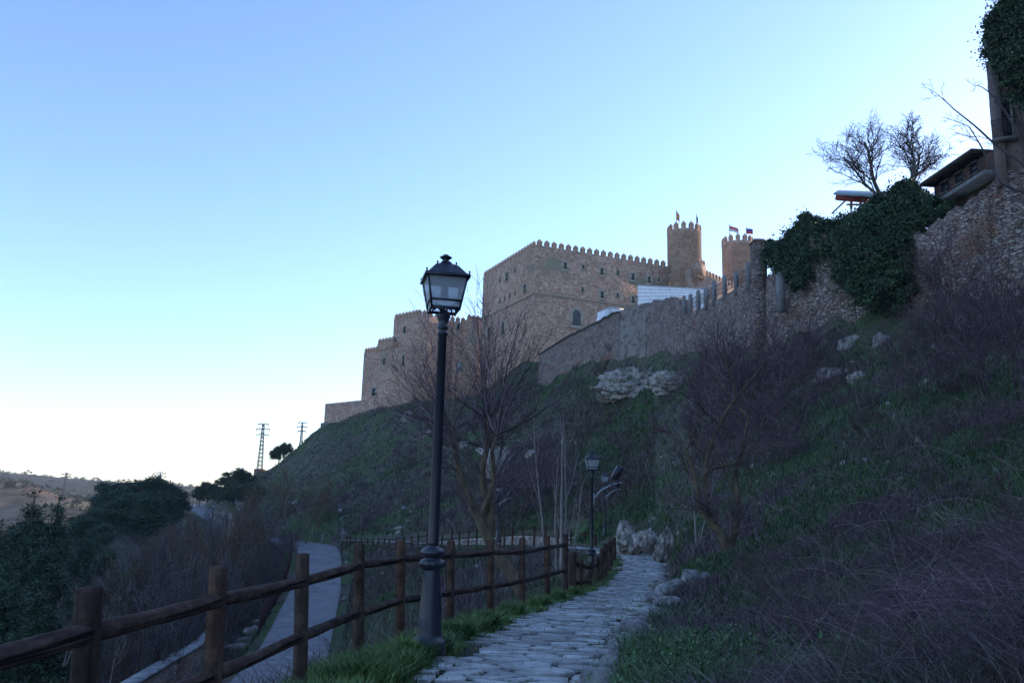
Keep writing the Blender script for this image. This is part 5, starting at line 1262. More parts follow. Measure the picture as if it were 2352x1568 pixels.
# ------------------------------------------------------------------ ivy
def ivy(pts, n, size, seed, label, extra=None):
    """pts: (px,py,Y,r) blobs hanging over the wall"""
    rng = np.random.RandomState(seed); bl = []
    for px, py, Y, r in pts: c = P(px, py, Y); bl.append((c[0], c[1]+.3, c[2], r, r*.8, r))
    c0 = np.array([bl[0][0], bl[0][1], bl[0][2]]); bl = [(a-c0[0], b-c0[1], c-c0[2], d, e_, f) for a, b, c, d, e_, f in bl]
    V, F = leafcloud(rng, bl, n, size, 46, .24, .75)
    V2, F2 = leafcloud(rng, bl, n//9, size*.8, 30, .42, .75, .6, (.95, 1.25)); V, F = merge([(V, F), (V2, F2)])
    o = mk('ivy', V, F, M['ivy']); o.location = tuple(c0); tag(o, label, 'ivy', 'ivy masses over the wall'); return o
ivy([(1790, 590, 57.5, 1.1), (1815, 570, 57, .8), (1830, 620, 55, 1.1), (1850, 560, 55, 1.4), (1862, 520, 54.5, 1.0), (1880, 600, 53, 1.3), (1860, 645, 53, .8), (1775, 565, 58, .5), (1825, 595, 55.5, 1.2), (1870, 560, 54, 1.3), (1840, 655, 53, .6)], 60000, .085, 1, 'smaller ivy mass hanging over the wall right of the tall pier')
ivy([(1915, 535, 52, 1.0), (1955, 530, 51, 1.1), (1940, 575, 51, 1.3), (2000, 515, 50, 1.2), (2040, 490, 49, 1.2), (2085, 455, 48, 1.1), (2000, 560, 48.5, 1.7), (2060, 530, 47.5, 1.6), (2110, 480, 47, 1.0), (2150, 475, 45.5, .7), (2190, 475, 44.5, .4), (1970, 620, 48.5, 1.3), (2030, 610, 47, 1.6), (2070, 590, 46, 1.3), (1990, 670, 47, 1.0), (2040, 680, 45.5, 1.1), (2070, 650, 45, .8), (2090, 530, 46, 1.0), (2135, 500, 45.5, .7), (2165, 495, 44.5, .5), (1900, 560, 52.5, .9)], 130000, .085, 2, 'huge dark ivy mass draped over the ruined wall below the bare skyline trees')
ivy([(2330, 60, 37.5, 1.2), (2370, 40, 37, 1.5), (2300, 110, 38, .7), (2330, 130, 37.5, .9), (2350, 190, 37, .75), (2380, 130, 36.5, 1.3), (2430, 60, 36, 1.6), (2370, 230, 36.5, .6), (2300, 60, 38, .7), (2350, 5, 37, 1.0), (2420, 180, 36, 1.2)], 60000, .075, 3, 'leafy ivy crown spilling over the top of the house at the right edge')

# ------------------------------------------------------------------ evergreen trees
def evergreen_mesh(seed, kind):
    rng = np.random.RandomState(seed)
    if kind == 'cone':          # unit height 1
        bl = []; N = 16
        for k in range(N):
            f = k/(N-1); r = .22*(1-f)**.8+.015
            for q in range(3 if f < .7 else 1):
                a = rng.rand()*6.28; bl.append((math.cos(a)*r*.45, math.sin(a)*r*.45, .10+.86*f, r*.75, r*.75, .07))
        V, F = leafcloud(rng, bl, 26000, .013, 16, .45, .30, .01, (.2, 1.0))
        tr = [(np.array([(0, 0, -.03), (.0, 0, .5), (0, 0, .95)]), np.array([.018, .012, .003]))]
    elif kind == 'pine':
        bl = []
        for k in range(34):
            f = rng.rand()**.9; r = .27*(1-.62*f); a = rng.rand()*6.28; q = rng.rand()**.5; bl.append((math.cos(a)*r*q, math.sin(a)*r*q, .10+.80*f, .12, .12, .085))
        V, F = leafcloud(rng, bl, 16000, .016, 14, .42, .35, 0, (.3, 1.0))
        tr = [(np.array([(0, 0, -.03), (.01, 0, .4), (0, 0, .85)]), np.array([.022, .016, .005]))]
        for k in range(10): a = rng.rand()*6.28; z = rng.uniform(.3, .8); tr.append((np.array([(0, 0, z), (math.cos(a)*.12, math.sin(a)*.12, z+.03), (math.cos(a)*.22, math.sin(a)*.22, z+.07)]), np.array([.008, .006, .003])))
    else:
        bl = []
        for k in range(20):
            a = rng.rand()*6.28; q = rng.rand()**.5*.36; f = rng.rand(); bl.append((math.cos(a)*q, math.sin(a)*q, .24+.56*f*(1-q*1.2), .15, .15, .14))
        V, F = leafcloud(rng, bl, 16000, .016, 16, .36, .6, 0, (.4, 1.0))
        tr = [(np.array([(0, 0, -.04), (.01, 0, .25), (0, 0, .5)]), np.array([.035, .025, .015]))]
        for k in range(5): a = rng.rand()*6.28; tr.append((np.array([(0, 0, .2), (math.cos(a)*.14, math.sin(a)*.14, .36), (math.cos(a)*.26, math.sin(a)*.26, .52)]), np.array([.018, .012, .006])))
    a = mk('crown', V, F, M['pine'] if kind != 'oak' else M['oak']); tv, tf = tubes(tr, 6); b = mk('trunk', tv, tf, M['bark_dark']); r = (a.data, b.data)
    for o in (a, b): COL.objects.unlink(o); bpy.data.objects.remove(o)
    return r
EV = {k: [evergreen_mesh(s, k) for s in (1, 2)] for k in ('cone', 'pine', 'oak')}
def evergreen(kind, px, top, bot, Y, label, group=None, wide=1.0, name=None, k=0):
    b = P(px, bot, Y); t = P(px, top, Y); h = t[2]-b[2]; nm = name or {'cone': 'cypress', 'pine': 'pine_tree', 'oak': 'holm_oak'}[kind]
    e = empty(nm, b, label, 'tree', group, rng.uniform(0, 6)); e.scale = (h*wide, h*wide, h)
    for d, n in zip(EV[kind][k % 2], ('crown', 'trunk')):
        o = bpy.data.objects.new(n, d); COL.objects.link(o); o.parent = e
    return e
G = 'dark conifers filling the left edge of the valley'
evergreen('cone', 42, 1122, 1420, 62, 'tallest dark conifer at the far left with a rounded tip', G, 1.5)
evergreen('cone', 100, 1130, 1420, 66, 'narrow dark conifer right of the tallest one at the left', G, 1.2, k=1)
for i, (px, t, b, Y, w) in enumerate([(-30, 1190, 1450, 55, 1.6), (20, 1210, 1480, 50, 1.6), (75, 1230, 1500, 48, 1.6), (130, 1215, 1440, 60, 1.3), (170, 1230, 1430, 68, 1.5), (0, 1310, 1560, 38, 1.7), (70, 1330, 1580, 36, 1.6), (130, 1350, 1560, 40, 1.3), (215, 1250, 1430, 75, 1.6), (-60, 1280, 1560, 40, 1.8)]):
    evergreen('cone', px, t, b, Y, 'dark feathery conifer in the crowded lower left of the valley', G, w, k=i)
G = 'pine grove on the knoll left of the road'
for i, (px, t, b, Y, w) in enumerate([(232, 1105, 1225, 135, 1.3), (255, 1098, 1230, 130, 1.5), (283, 1100, 1235, 128, 1.6), (312, 1090, 1235, 126, 1.4), (336, 1089, 1232, 124, 1.2), (300, 1120, 1240, 120, 1.7), (350, 1100, 1228, 128, 1.5), (375, 1098, 1215, 135, 1.2), (262, 1140, 1245, 118, 1.7), (335, 1130, 1240, 116, 1.5), (395, 1115, 1205, 145, 1.3), (412, 1120, 1200, 150, 1.1), (205, 1165, 1250, 115, 1.6), (175, 1175, 1280, 105, 1.6), (225, 1200, 1290, 98, 1.6), (190, 1225, 1330, 88, 1.5), (240, 1260, 1350, 80, 1.3)]):
    evergreen('pine', px, t, b, Y, 'dark green pine in the grove on the knoll left of the road', G, w, k=i)
evergreen('oak', 640, 1006, 1064, 192, 'lone holm oak on the bare ridge between the two pylons', None, .85)
evergreen('oak', 657, 1001, 1056, 193, 'leaning upper lobe of oak beside the lone holm oak on the ridge', None, .6, k=1)
G = 'holm oaks on the ridge left of the tall pylon'
for i, (px, t, b, Y, w) in enumerate([(545, 1062, 1120, 185, 1.3), (520, 1080, 1130, 182, 1.2), (568, 1075, 1118, 186, 1.1), (475, 1090, 1150, 175, 1.2), (500, 1098, 1155, 165, 1.3), (458, 1105, 1160, 180, 1.0), (535, 1095, 1160, 160, 1.4), (580, 1095, 1150, 165, 1.3)]):
    evergreen('oak', px, t, b, Y, 'rounded holm oak in the row on the ridge left of the tall pylon', G, w, k=i)
for i, (px, t, b, Y, lb) in enumerate([(22, 1098, 1122, 380, 'round tree on the sunlit hill at the far left'), (55, 1108, 1122, 380, 'small round tree right of the other on the sunlit hill'), (175, 1140, 1160, 355, 'little tree at the right end of the sunlit hill')]):
    evergreen('oak', px, t, b, Y, lb, None, 1.2, k=i)

# ------------------------------------------------------------------ bare trees of the valley, copies of three
def pole_tree(seed, dens=1):
    rng = np.random.RandomState(seed); out = {}
    prm = dict(n=[7, 5, 4, 3], up=[.04, .12, .08, .05], wob=[.05, .10, .14, .15], tip=[.3, .35, .3, .3], kids=[(14, 18), (5, 7), (3, 5), (0, 0)], t0=[.2, .1, .1, 0], ang=[(.3, .7), (.3, .7), (.3, .8), (0, 1)], len=[(.30, .45), (.4, .6), (.4, .6), (1, 1)], rr=(.35, .5), split=0)
    grow(rng, (0, 0, -.4), (.03, 0, 1), 9.0, .10, 0, prm, out)
    if seed % 2: grow(rng, (.1, 0, -.4), (.2, .1, 1), 7.0, .07, 0, prm, out)
    ch = [c for v in out.values() for c in v]; return tubes([(p, np.maximum(r, .013)) for p, r in ch], 3)
M['twig_valley'] = stems('valley_twigs', (.075, .060, .062), (.10, .085, .085), (.085, .070, .055), .12)
M['twig_brown'] = stems('brown_twigs', (.075, .050, .035), (.105, .075, .05), (.085, .075, .045), .12)
PT = []
for s in (1, 2, 3):
    V, F = pole_tree(s); o = mk('bare_tree', V, F, M['twig_valley' if s < 3 else 'twig_brown']); PT.append(o.data); COL.objects.unlink(o); bpy.data.objects.remove(o)
G = 'bare trees crowding the valley left of the road'
rng = np.random.RandomState(77); cnt = 0
while cnt < 170:
    px = rng.uniform(130, 690); Y = rng.uniform(38, 135); x = (px-1140)/FPX*Y
    dR = near(ROADD[::2], np.array([x]), np.array([Y]))[0][0]
    rx = np.interp(Y, ROADD[:len(ROADD)//2, 1], ROADD[:len(ROADD)//2, 0])
    if dR < 5 or (x > rx and Y < 92): continue
    if px < 330 and Y > 60: continue
    o = bpy.data.objects.new('bare_tree', PT[cnt % 3]); COL.objects.link(o); s = rng.uniform(.45, .95)*(.75 if Y < 60 else 1)
    z = h1(x, Y); 
    # keep crowns below the road level line of sight as in the photograph
    top = np.interp(px, [130, 400, 480, 640, 690], [1330, 1215, 1175, 1150, 1185]); zmax = P(px, top, Y)[2]; s = min(s, max(.25, (zmax-z)/9.3))
    o.location = (x, Y, z); o.scale = (s,)*3; o.rotation_euler = (0, 0, rng.uniform(0, 6)); tag(o, 'thin bare tree in the crowded leafless wood of the valley', 'tree', G); cnt += 1
G = 'small trees above the inside of the road bend'
for i, (px, t, b, Y, m_) in enumerate([(702, 1110, 1238, 103, 2), (738, 1105, 1225, 108, 2), (660, 1090, 1215, 120, 2), (625, 1105, 1220, 122, 2), (590, 1100, 1210, 130, 2), (760, 1120, 1215, 110, 2), (560, 1120, 1215, 135, 2), (640, 1130, 1230, 112, 1)]):
    p = P(px, b, Y); o = bpy.data.objects.new('bare_tree', PT[m_]); COL.objects.link(o); h = P(px, t, Y)[2]-p[2]; o.location = tuple(p-np.array([0, 0, .3])); s = h/9; o.scale = (s*1.3, s*1.3, s); o.rotation_euler = (0, 0, i*2.0)
    tag(o, 'brownish bare tree on the slope inside the road bend', 'tree', G)
for i, (px, t, b, Y, lb) in enumerate([(150, 1330, 1500, 30, 'pale bare shrubby tree behind the first fence post'), (215, 1310, 1480, 34, 'pale bare shrubby tree right of the first fence post'), (175, 1140, 1165, 340, 'sunlit pale bare tree beside the distant pylon'), (255, 1345, 1560, 28, 'bare branching tree low in the valley between the first two posts')]):
    p = P(px, b, Y); o = bpy.data.objects.new('bare_tree', PT[i % 2]); COL.objects.link(o); h = P(px, t, Y)[2]-p[2]; s = h/9; o.location = tuple(p-np.array([0, 0, .3])); o.scale = (s*1.5, s*1.5, s); tag(o, lb, 'tree')
# ------------------------------------------------------------------ grass and undergrowth (stuff)
def blades(rng, x, y, z, hgt, wid, lean, up=.6):
    n = len(x); a = rng.rand(n)*6.283; h = hgt*rng.uniform(.5, 1.3, n); w = wid*rng.uniform(.7, 1.3, n); dx, dy = np.cos(a), np.sin(a); l = lean*rng.uniform(.2, 1.2, n)*h
    b = np.stack([x, y, z], 1); s = np.stack([-dy*w, dx*w, 0*w], 1); d = np.stack([dx*l, dy*l, 0*l], 1); U = np.stack([0*h, 0*h, h], 1)
    m = b+U*.6+d*.35
    V = np.stack([b-s, b+s, m+s*.7, m-s*.7, b+U+d], 1).reshape(-1, 3); i = np.arange(n)[:, None]*5
    return V, i+np.array([[0, 1, 2, 3]]), i+np.array([[3, 2, 4]])
def mk_blades(name, sets, mat, label, cat='grass'):
    V = []; Q = []; T = []; o = 0
    for v, q, t in sets: V.append(v); Q.append(q+o); T.append(t+o); o += len(v)
    ob = mk(name, np.concatenate(V), [np.concatenate(Q), np.concatenate(T)], mat); ob['kind'] = 'stuff'; tag(ob, label, cat); return ob
rng = np.random.RandomState(12)
pathx = lambda Y: np.interp(Y, PATHD[:160, 1], PATHD[:160, 0])
fx = lambda Y: np.interp(Y, [0]+[q[1] for q in FP], [-2.1]+[q[0] for q in FP])
# verge between fence and path
def verge():
    n = 95000; Y = rng.uniform(5.2, 40, n)*1.0; Y = 5.2+(Y-5.2)*rng.rand(n)**.7; u = rng.rand(n); f = fx(Y); p = pathx(Y)
    x = f-.55+(p-.84-f+.55+.1*np.sin(Y*3)+.04*rng.randn(n))*u
    tuft = fbm(x*2.2, Y*2.2, 3)
    k = (rng.rand(n) < np.clip(.62+tuft*1.8, .25, 1)); x, Y, tuft, u = x[k], Y[k], tuft[k], u[k]
    z = H(x, Y)
    h = (.06+.20*np.clip(tuft+.25, 0, 1))*(1-.55*u)
    return blades(rng, x, Y, z, h, .0045*(1+Y/14), .8)
s1 = verge()
# tall tufts by posts and lamp
xs = []; ys = []
for (cx0, cy0, r, n) in [(-.88, 8.75, .28, 1800), (-.75, 9.3, .35, 2400), (-.5, 10.6, .4, 2600), (-.2, 12.2, .45, 2200), (.3, 14, .5, 2200), (.9, 16, .5, 2000), (1.3, 17.8, .5, 2000), (-1.2, 7.6, .4, 2600), (-1.5, 8.2, .35, 2000), (-1.25, 6.7, .35, 2200), (-1.55, 6.6, .3, 1800), (-.9, 8.1, .3, 1600), (1.6, 19.4, .5, 1500), (-.3, 11.4, .3, 1500)]:
    a = rng.randn(n, 2)*r*.5; xs.append(cx0+a[:, 0]); ys.append(cy0+a[:, 1]*.8)
x = np.concatenate(xs); y = np.concatenate(ys); k = x < pathx(y)-.92; x, y = x[k], y[k]
s2 = blades(rng, x, y, H(x, y), .20, .004*(1+y/14), 1.0)
n = 42000; Y = 5.2+26*rng.rand(n)**1.6; u = rng.uniform(.45, 1.0, n); f = fx(Y); x = f+(pathx(Y)-.86-f+.06*rng.randn(n))*u
s1b = blades(rng, x, Y, H(x, Y), .055, .004*(1+Y/14), 1.2)
mk_blades('green_grass', [s1, s1b, s2], M['grass'], 'lush green grass tufts between the wooden fence and the stone path')
# grass over the slopes, density thinning with distance
def slope(n, y0, y1, px0, px1, cond, hfun, wk, lean=.9, pw=1.0):
    Y = np.exp(rng.uniform(np.log(y0), np.log(y1), n)); px = rng.uniform(px0, px1, n); x = (px-1176)/FPX*Y*1.03
    k = cond(x, Y); x, Y = x[k], Y[k]; return x, Y
def offpath(x, Y, m=1.15):
    d, _ = near(PATHD[::3], x, Y); r, _ = near(ROADD[::2], x, Y); return (d > m) & (r > 2.9)
def right(x, Y): return (x > pathx(np.minimum(Y, 44))+.95) & offpath(x, Y) & ((x < 26) | (Y < 38))
x, Y = slope(215000, 3.2, 120, 1150, 3000, right, None, 0)
g = fbm(x*.45+5, Y*.3, 4); kg = (g+rng.uniform(-.10, .10, len(x))) > -.03
s3 = blades(rng, x[kg], Y[kg], H(x[kg], Y[kg]), .16*(1+Y[kg]/60), .004*(1+Y[kg]/9), 1.0)
s4 = blades(rng, x[~kg], Y[~kg], H(x[~kg], Y[~kg]), .22*(1+Y[~kg]/70), .003*(1+Y[~kg]/9), 1.5)
def hillc(x, Y): return offpath(x, Y, 1.5) & (x < 15)
xh, Yh = slope(110000, 48, 200, 600, 1500, hillc, None, 0)
gh = fbm(xh*.10, Yh*.10, 4)+rng.uniform(-.06, .06, len(xh)); kh = gh > 0
s5 = blades(rng, xh[kh], Yh[kh], H(xh[kh], Yh[kh]), .28, .03*Yh[kh]/60, 1.2); s6 = blades(rng, xh[~kh], Yh[~kh], H(xh[~kh], Yh[~kh]), .40, .026*Yh[~kh]/60, 1.4)
# hollow left of the fence
def leftc(x, Y): return (x < fx(Y)-.3) & offpath(x, Y, 1.4)
xl, Yl = slope(90000, 4, 75, 200, 1450, leftc, None, 0)
gl = fbm(xl*.2, Yl*.2, 4)+rng.uniform(-.08, .08, len(xl)); dr_, _ = near(ROADD[::2], xl, Yl); kl = (gl > .06) | ((dr_ < 6.5) & (rng.rand(len(xl)) < .7)) | (Yl > 58)
s7 = blades(rng, xl[kl], Yl[kl], H(xl[kl], Yl[kl]), .17*(1+Yl[kl]/80), .004*(1+Yl[kl]/9), 1.0); s8 = blades(rng, xl[~kl], Yl[~kl], H(xl[~kl], Yl[~kl]), .30*(1+Yl[~kl]/80), .0035*(1+Yl[~kl]/9), 1.3)
mk_blades('slope_grass', [s3, s5, s7], M['grass_slope'] if 'grass_slope' in M else M.setdefault('grass_slope', leafmat('slope_grass', (.022, .055, .016), (.05, .09, .028), .5, 12, .7)), 'short green grass on the hillside')
mk_blades('dry_grass', [s4, s6, s8], M['grass_dry'], 'dry brown grass and stalks covering the slopes')
# dead stems and brambles: arcs of thin stalks
def arcs(x, y, z, L, r, rng, arch=.9, n=6):
    m = len(x); a = rng.rand(m)*6.283; t = np.linspace(0, 1, n)[None, :]; L = (L*rng.uniform(.4, 1.4, m))[:, None]; k = rng.uniform(.2, arch, m)[:, None]
    hor = L*t*k+L*.15*t**2; ver = L*(t*(1.0-k*.35)-t**2.2*k*.75)
    wob = rng.randn(m, 1)*.12*L*np.sin(t*4+rng.rand(m, 1)*6)
    X = x[:, None]+np.cos(a)[:, None]*hor-np.sin(a)[:, None]*wob; Yy = y[:, None]+np.sin(a)[:, None]*hor+np.cos(a)[:, None]*wob; Z = z[:, None]+ver
    Pn = np.stack([X, Yy, Z], 2); rad = r[:, None]*np.linspace(1, .35, n)[None, :]; return [(Pn[i], rad[i]) for i in range(m)]
def undergrowth(name, n, y0, y1, px0, px1, cond, L, rk, mat, label, seed, gate=None, arch=.9):
    x, Y = slope(n, y0, y1, px0, px1, cond, None, 0)
    if gate is not None: k = gate(x, Y); x, Y = x[k], Y[k]
    ch = arcs(x, Y, H(x, Y)-.05, L*np.ones(len(x)), rk*(1+Y/9), rng, arch)
    V, F = tubes(ch, 3); o = mk(name, V, F, mat); o['kind'] = 'stuff'; tag(o, label, 'undergrowth'); return o
notgreen = lambda x, Y: fbm(x*.45+5, Y*.3, 4)+rng.uniform(-.05, .05, len(x)) < .0
undergrowth('dead_brush', 44000, 4, 60, 1500, 3000, lambda x, Y: right(x, Y) & (x > pathx(np.minimum(Y, 44))+1.9+Y*.07), .75, .0016, M['twig'], 'tangle of purple brown leafless stems on the right hillside', 1, notgreen)
undergrowth('bramble_stems', 2600, 8, 55, 1620, 2450, lambda x, Y: right(x, Y) & (x > pathx(np.minimum(Y, 44))+2.5+Y*.06), 1.15, .0015, M['twig_dry'], 'long pale arching bramble stems over the right hillside', 2, None, 1.1)
undergrowth('dry_stalks', 12000, 4, 60, 1450, 3000, lambda x, Y: right(x, Y) & (x > pathx(np.minimum(Y, 44))+1.3), .55, .0014, M['twig_dry'], 'fine pale dry stalks between the grass on the right hillside', 3, None, .6)
undergrowth('hollow_brush', 16000, 5, 60, 300, 1400, leftc, .7, .0016, M['twig'], 'thin dry weeds and twigs in the hollow beyond the wooden fence', 4, None, .7)
undergrowth('valley_brush', 20000, 30, 130, 0, 700, lambda x, Y: offpath(x, Y, 2) & (x < np.interp(Y, ROADD[:70, 1], ROADD[:70, 0])-3.5), 2.2, .0016, M['twig_valley'], 'leafless scrub covering the valley floor', 5, None, .5)
undergrowth('hill_scrub', 14000, 55, 190, 620, 1500, hillc, 1.0, .0013, M['twig_brown'], 'low brown scrub on the castle hill', 6, lambda x, Y: fbm(x*.10, Y*.10, 4) < .02, .7)
# weedy stalks around the old fence
a = rng.randn(900, 2)*np.array([.55, 1.4]); x = 2.6+a[:, 0]; y = 25+a[:, 1]*2; x = x+(y-25)*.14; k = x < pathx(y)-1.0; x, y = x[k], y[k]
V, F = tubes(arcs(x, y, H(x, y), .75*np.ones(len(x)), .005*np.ones(len(x)), rng, .4), 3); o = mk('dry_weeds', V, F, M['twig_brown']); o['kind'] = 'stuff'; tag(o, 'dry brown weeds around the lamp and the crooked fence', 'weeds')
# leafy green weeds at the lower right edge of the path
def weeds():
    n = 800; Y = rng.uniform(6.0, 9.4, n); x = pathx(Y)+1.02+np.abs(rng.randn(n))*.6; k = (x < pathx(Y)+2.7); x, Y = x[k], Y[k]; z = H(x, Y)
    parts = []; st = []
    for xi, yi, zi in zip(x, Y, z):
        h = rng.uniform(.16, .42)*(1.15 if yi < 8 else .8); d = rng.randn(2)*.16; st.append((np.array([(xi, yi, zi-.03), (xi+d[0]*h*.5, yi+d[1]*h*.5, zi+h*.6), (xi+d[0]*h*1.6, yi+d[1]*h*1.6, zi+h)]), np.array([.004, .003, .0015])))
        m = rng.randint(14, 26); t = rng.rand(m)**.8; a = rng.rand(m)*6.28; L = (.015+.055*rng.rand(m)**2)*(1.3-t*.7); p = np.stack([xi+d[0]*h*1.5*t, yi+d[1]*h*1.5*t, zi+h*t], 1)
        dr = np.stack([np.cos(a), np.sin(a), rng.uniform(-.2, 1.6, m)], 1)*L[:, None]; sd = np.stack([-np.sin(a), np.cos(a), np.zeros(m)], 1)*L[:, None]*.28
        parts.append(np.stack([p, p+dr*.5+sd, p+dr, p+dr*.5-sd], 1).reshape(-1, 3))
    V = np.concatenate(parts); F = np.arange(len(V)).reshape(-1, 4); v2, f2 = tubes(st, 3)
    o = mk('leafy_weeds', np.r_[V, v2], [F, f2+len(V)], M['weed']); o['kind'] = 'stuff'; tag(o, 'leafy green weeds spilling over the right edge of the path', 'weeds')
weeds()
n = 9000; Y = rng.uniform(5.5, 9.8, n); x = pathx(Y)+1.0+np.abs(rng.randn(n))*.5; k = x < pathx(Y)+2.4; x, Y = x[k], Y[k]
mk_blades('long_grass', [blades(rng, x, Y, H(x, Y), .26, .0045, 1.2)], M['weed'], 'long green grass blades among the weeds right of the path')

# tufts in the joints of the path
n = 6000; i = rng.randint(0, 70, n); t = rng.uniform(-1.0, 1.0, n); sg = np.sign(t); t = np.where(rng.rand(n) < .8, sg*np.abs(t)**.3, t)
s_, t_, n_2 = frames(PATHD); off_ = PATHD[i+8, :2]+n_2[i+8]*(t*.95)[:, None]+rng.randn(n, 2)*.12
k = off_[:, 1] > 5
mk_blades('path_edge_grass', [blades(rng, off_[k, 0], off_[k, 1], np.interp(off_[k, 1], PATHD[:, 1][:90], PATHD[:, 2][:90]) if False else pathz(off_[k, 1])-.01, .055, .0035*(1+off_[k, 1]/14), 1.0)], M['grass'], 'small grass tufts growing along the edges and joints of the path')

# ------------------------------------------------------------------ road side: parapet, mesh fence, ruins
def side_line(y0, y1, off, dz):
    s, t, n = frames(ROADD); k = [i for i in range(len(ROADD)) if y0 < ROADD[i, 1] < y1]; return np.array([np.r_[ROADD[i, :2]-n[i]*off, ROADD[i, 2]+dz] for i in k])
L1 = side_line(20, 58, 5.2, 0)
m = MB(); cpm = MB(); fm = np.array([L1[0][0], L1[0][1], L1[0][2]])
pw = empty('parapet_wall', fm, 'low rubble wall with pale coping stones on the valley side of the road', 'wall')
for a, b in zip(L1[:-1], L1[1:]):
    a0 = a-fm; b0 = b-fm; zt = .75
    for q in (0,):
        d = (b0-a0); d /= np.linalg.norm(d); nn = np.array([d[1], -d[0], 0]); V = []
        for c in (a0, b0):
            for s in (-.25, .25):
                for z in (-2.8, zt): V.append(c+nn*s+np.array([0, 0, z]))
        m.add(V, [(0, 1, 5, 4), (2, 6, 7, 3), (1, 3, 7, 5), (0, 4, 6, 2)])
        V = []
        for c in (a0, b0):
            for s in (-.32, .32):
                for z in (zt+.005, zt+.13): V.append(c+nn*s+np.array([0, 0, z]))
        cpm.add(V, [(0, 1, 5, 4), (2, 6, 7, 3), (1, 3, 7, 5), (0, 4, 6, 2)])
m.build('masonry', M['rubble'], pw); M['pale_coping'] = noisy('pale_coping', [(.35, (.14, .14, .14)), (.65, (.34, .345, .36))], 2, 5, .8, .3); cpm.build('coping', M['pale_coping'], pw)
for i, (px, py, Y, s) in enumerate([(572, 1435, 60, .8), (560, 1450, 58, .9), (590, 1405, 63, .8), (540, 1425, 62, .7), (605, 1395, 65, .5), (430, 1215, 70, .6)]):
    g = P(px, py, Y); o = rock(px, py, Y, s*1.6, s*.9, s*.5, 300+i, 'pale boulder lying along the valley side of the road', 'pale boulders beside the road', sub=3, rz=1.2, name='boulder'); o.location[2] = h1(g[0], g[1])+s*.25
# red mesh fence
L2 = side_line(58, 96, 2.7, 0)
mf = empty('mesh_fence', L2[0], 'dark red mesh fence with posts along the valley side of the road', 'fence'); o0 = L2[0].copy()
pts = densify(L2, .5)
for i in range(0, len(pts), 6):
    c = pts[i]-o0; b = MB(); b.tube([c+np.array([0, 0, -.3]), c+np.array([0, 0, 1.7])], .045, 6); b.build('post', M['rust_mesh'], mf)
b = MB()
for i in range(len(pts)-1):
    for q in range(7): c = pts[i]*(1-q/7)+pts[i+1]*q/7-o0; b.bar(c+np.array([0, 0, .05]), c+np.array([0, 0, 1.6]), .012)
for z in np.linspace(.1, 1.6, 7):
    for i in range(0, len(pts)-1, 2): j = min(i+2, len(pts)-1); b.bar(pts[i]-o0+np.array([0, 0, z]), pts[j]-o0+np.array([0, 0, z]), .010)
b.build('mesh_panel', M['rust_mesh'], mf)
# ruined house in the wood
def ruin(px, py, Y, w, h, d, label, mat, seed):
    c = P(px, py, Y); c[2] = min(c[2], h1(c[0], c[1])+.5); e = empty('ruined_house', c, label, 'ruin', None); rs = np.random.RandomState(seed); b = MB(); N = 8
    for side, (p0, p1) in enumerate((((-w/2, -d/2), (w/2, -d/2)), ((-w/2, d/2), (w/2, d/2)), ((-w/2, -d/2), (-w/2, d/2)), ((w/2, -d/2), (w/2, d/2)))):
        hs = h*(1-.45*np.abs(np.cumsum(rs.uniform(-.3, .3, N)))); hs = np.clip(hs, h*.35, h)
        for i in range(N):
            if side == 0 and i in (3,): 
                hs[i] = h*.25
            a = np.array(p0)+(np.array(p1)-np.array(p0))*(i+.5)/N; L = np.linalg.norm(np.array(p1)-np.array(p0))/N
            sz = (L*1.0, .4, hs[i]+2) if side < 2 else (.4-.01*i*.1, L*1.0, hs[i]+2); b.box((a[0], a[1], hs[i]/2-1), sz)
    b.build('wall', M[mat], e); q = MB(); q.box((w*.22, -d*.1, h*.75), (.9, .9, h*1.0)); q.box((w*.22, -d*.1, h*1.27), (1.1, 1.1, .2)); q.build('chimney', M['plaster'], e); return e
ruin(535, 1232, 118, 4.0, 3.6, 4, 'pale pinkish ruined house with a chimney stump among the bare trees', 'plaster', 3)
ruin(480, 1268, 100, 3.5, 2.6, 3, 'low grey stone ruin left of and below the pinkish one', 'rubble', 5)
# small bollards by the road end
for px, py, Y, lb in ((740, 1243, 99, 'short pale bollard at the road bend'), (787, 1237, 92, 'thin pale marker post beside the lamp at the end of the far fence')):
    p = P(px, py, Y); b = MB(); b.lathe([(.12, -.2), (.12, .65), (.10, .72), (.12, .76), (.11, .86), (.04, .9)], 12); o = b.build('bollard', M['concrete']); o.location = tuple(p); tag(o, lb, 'bollard')

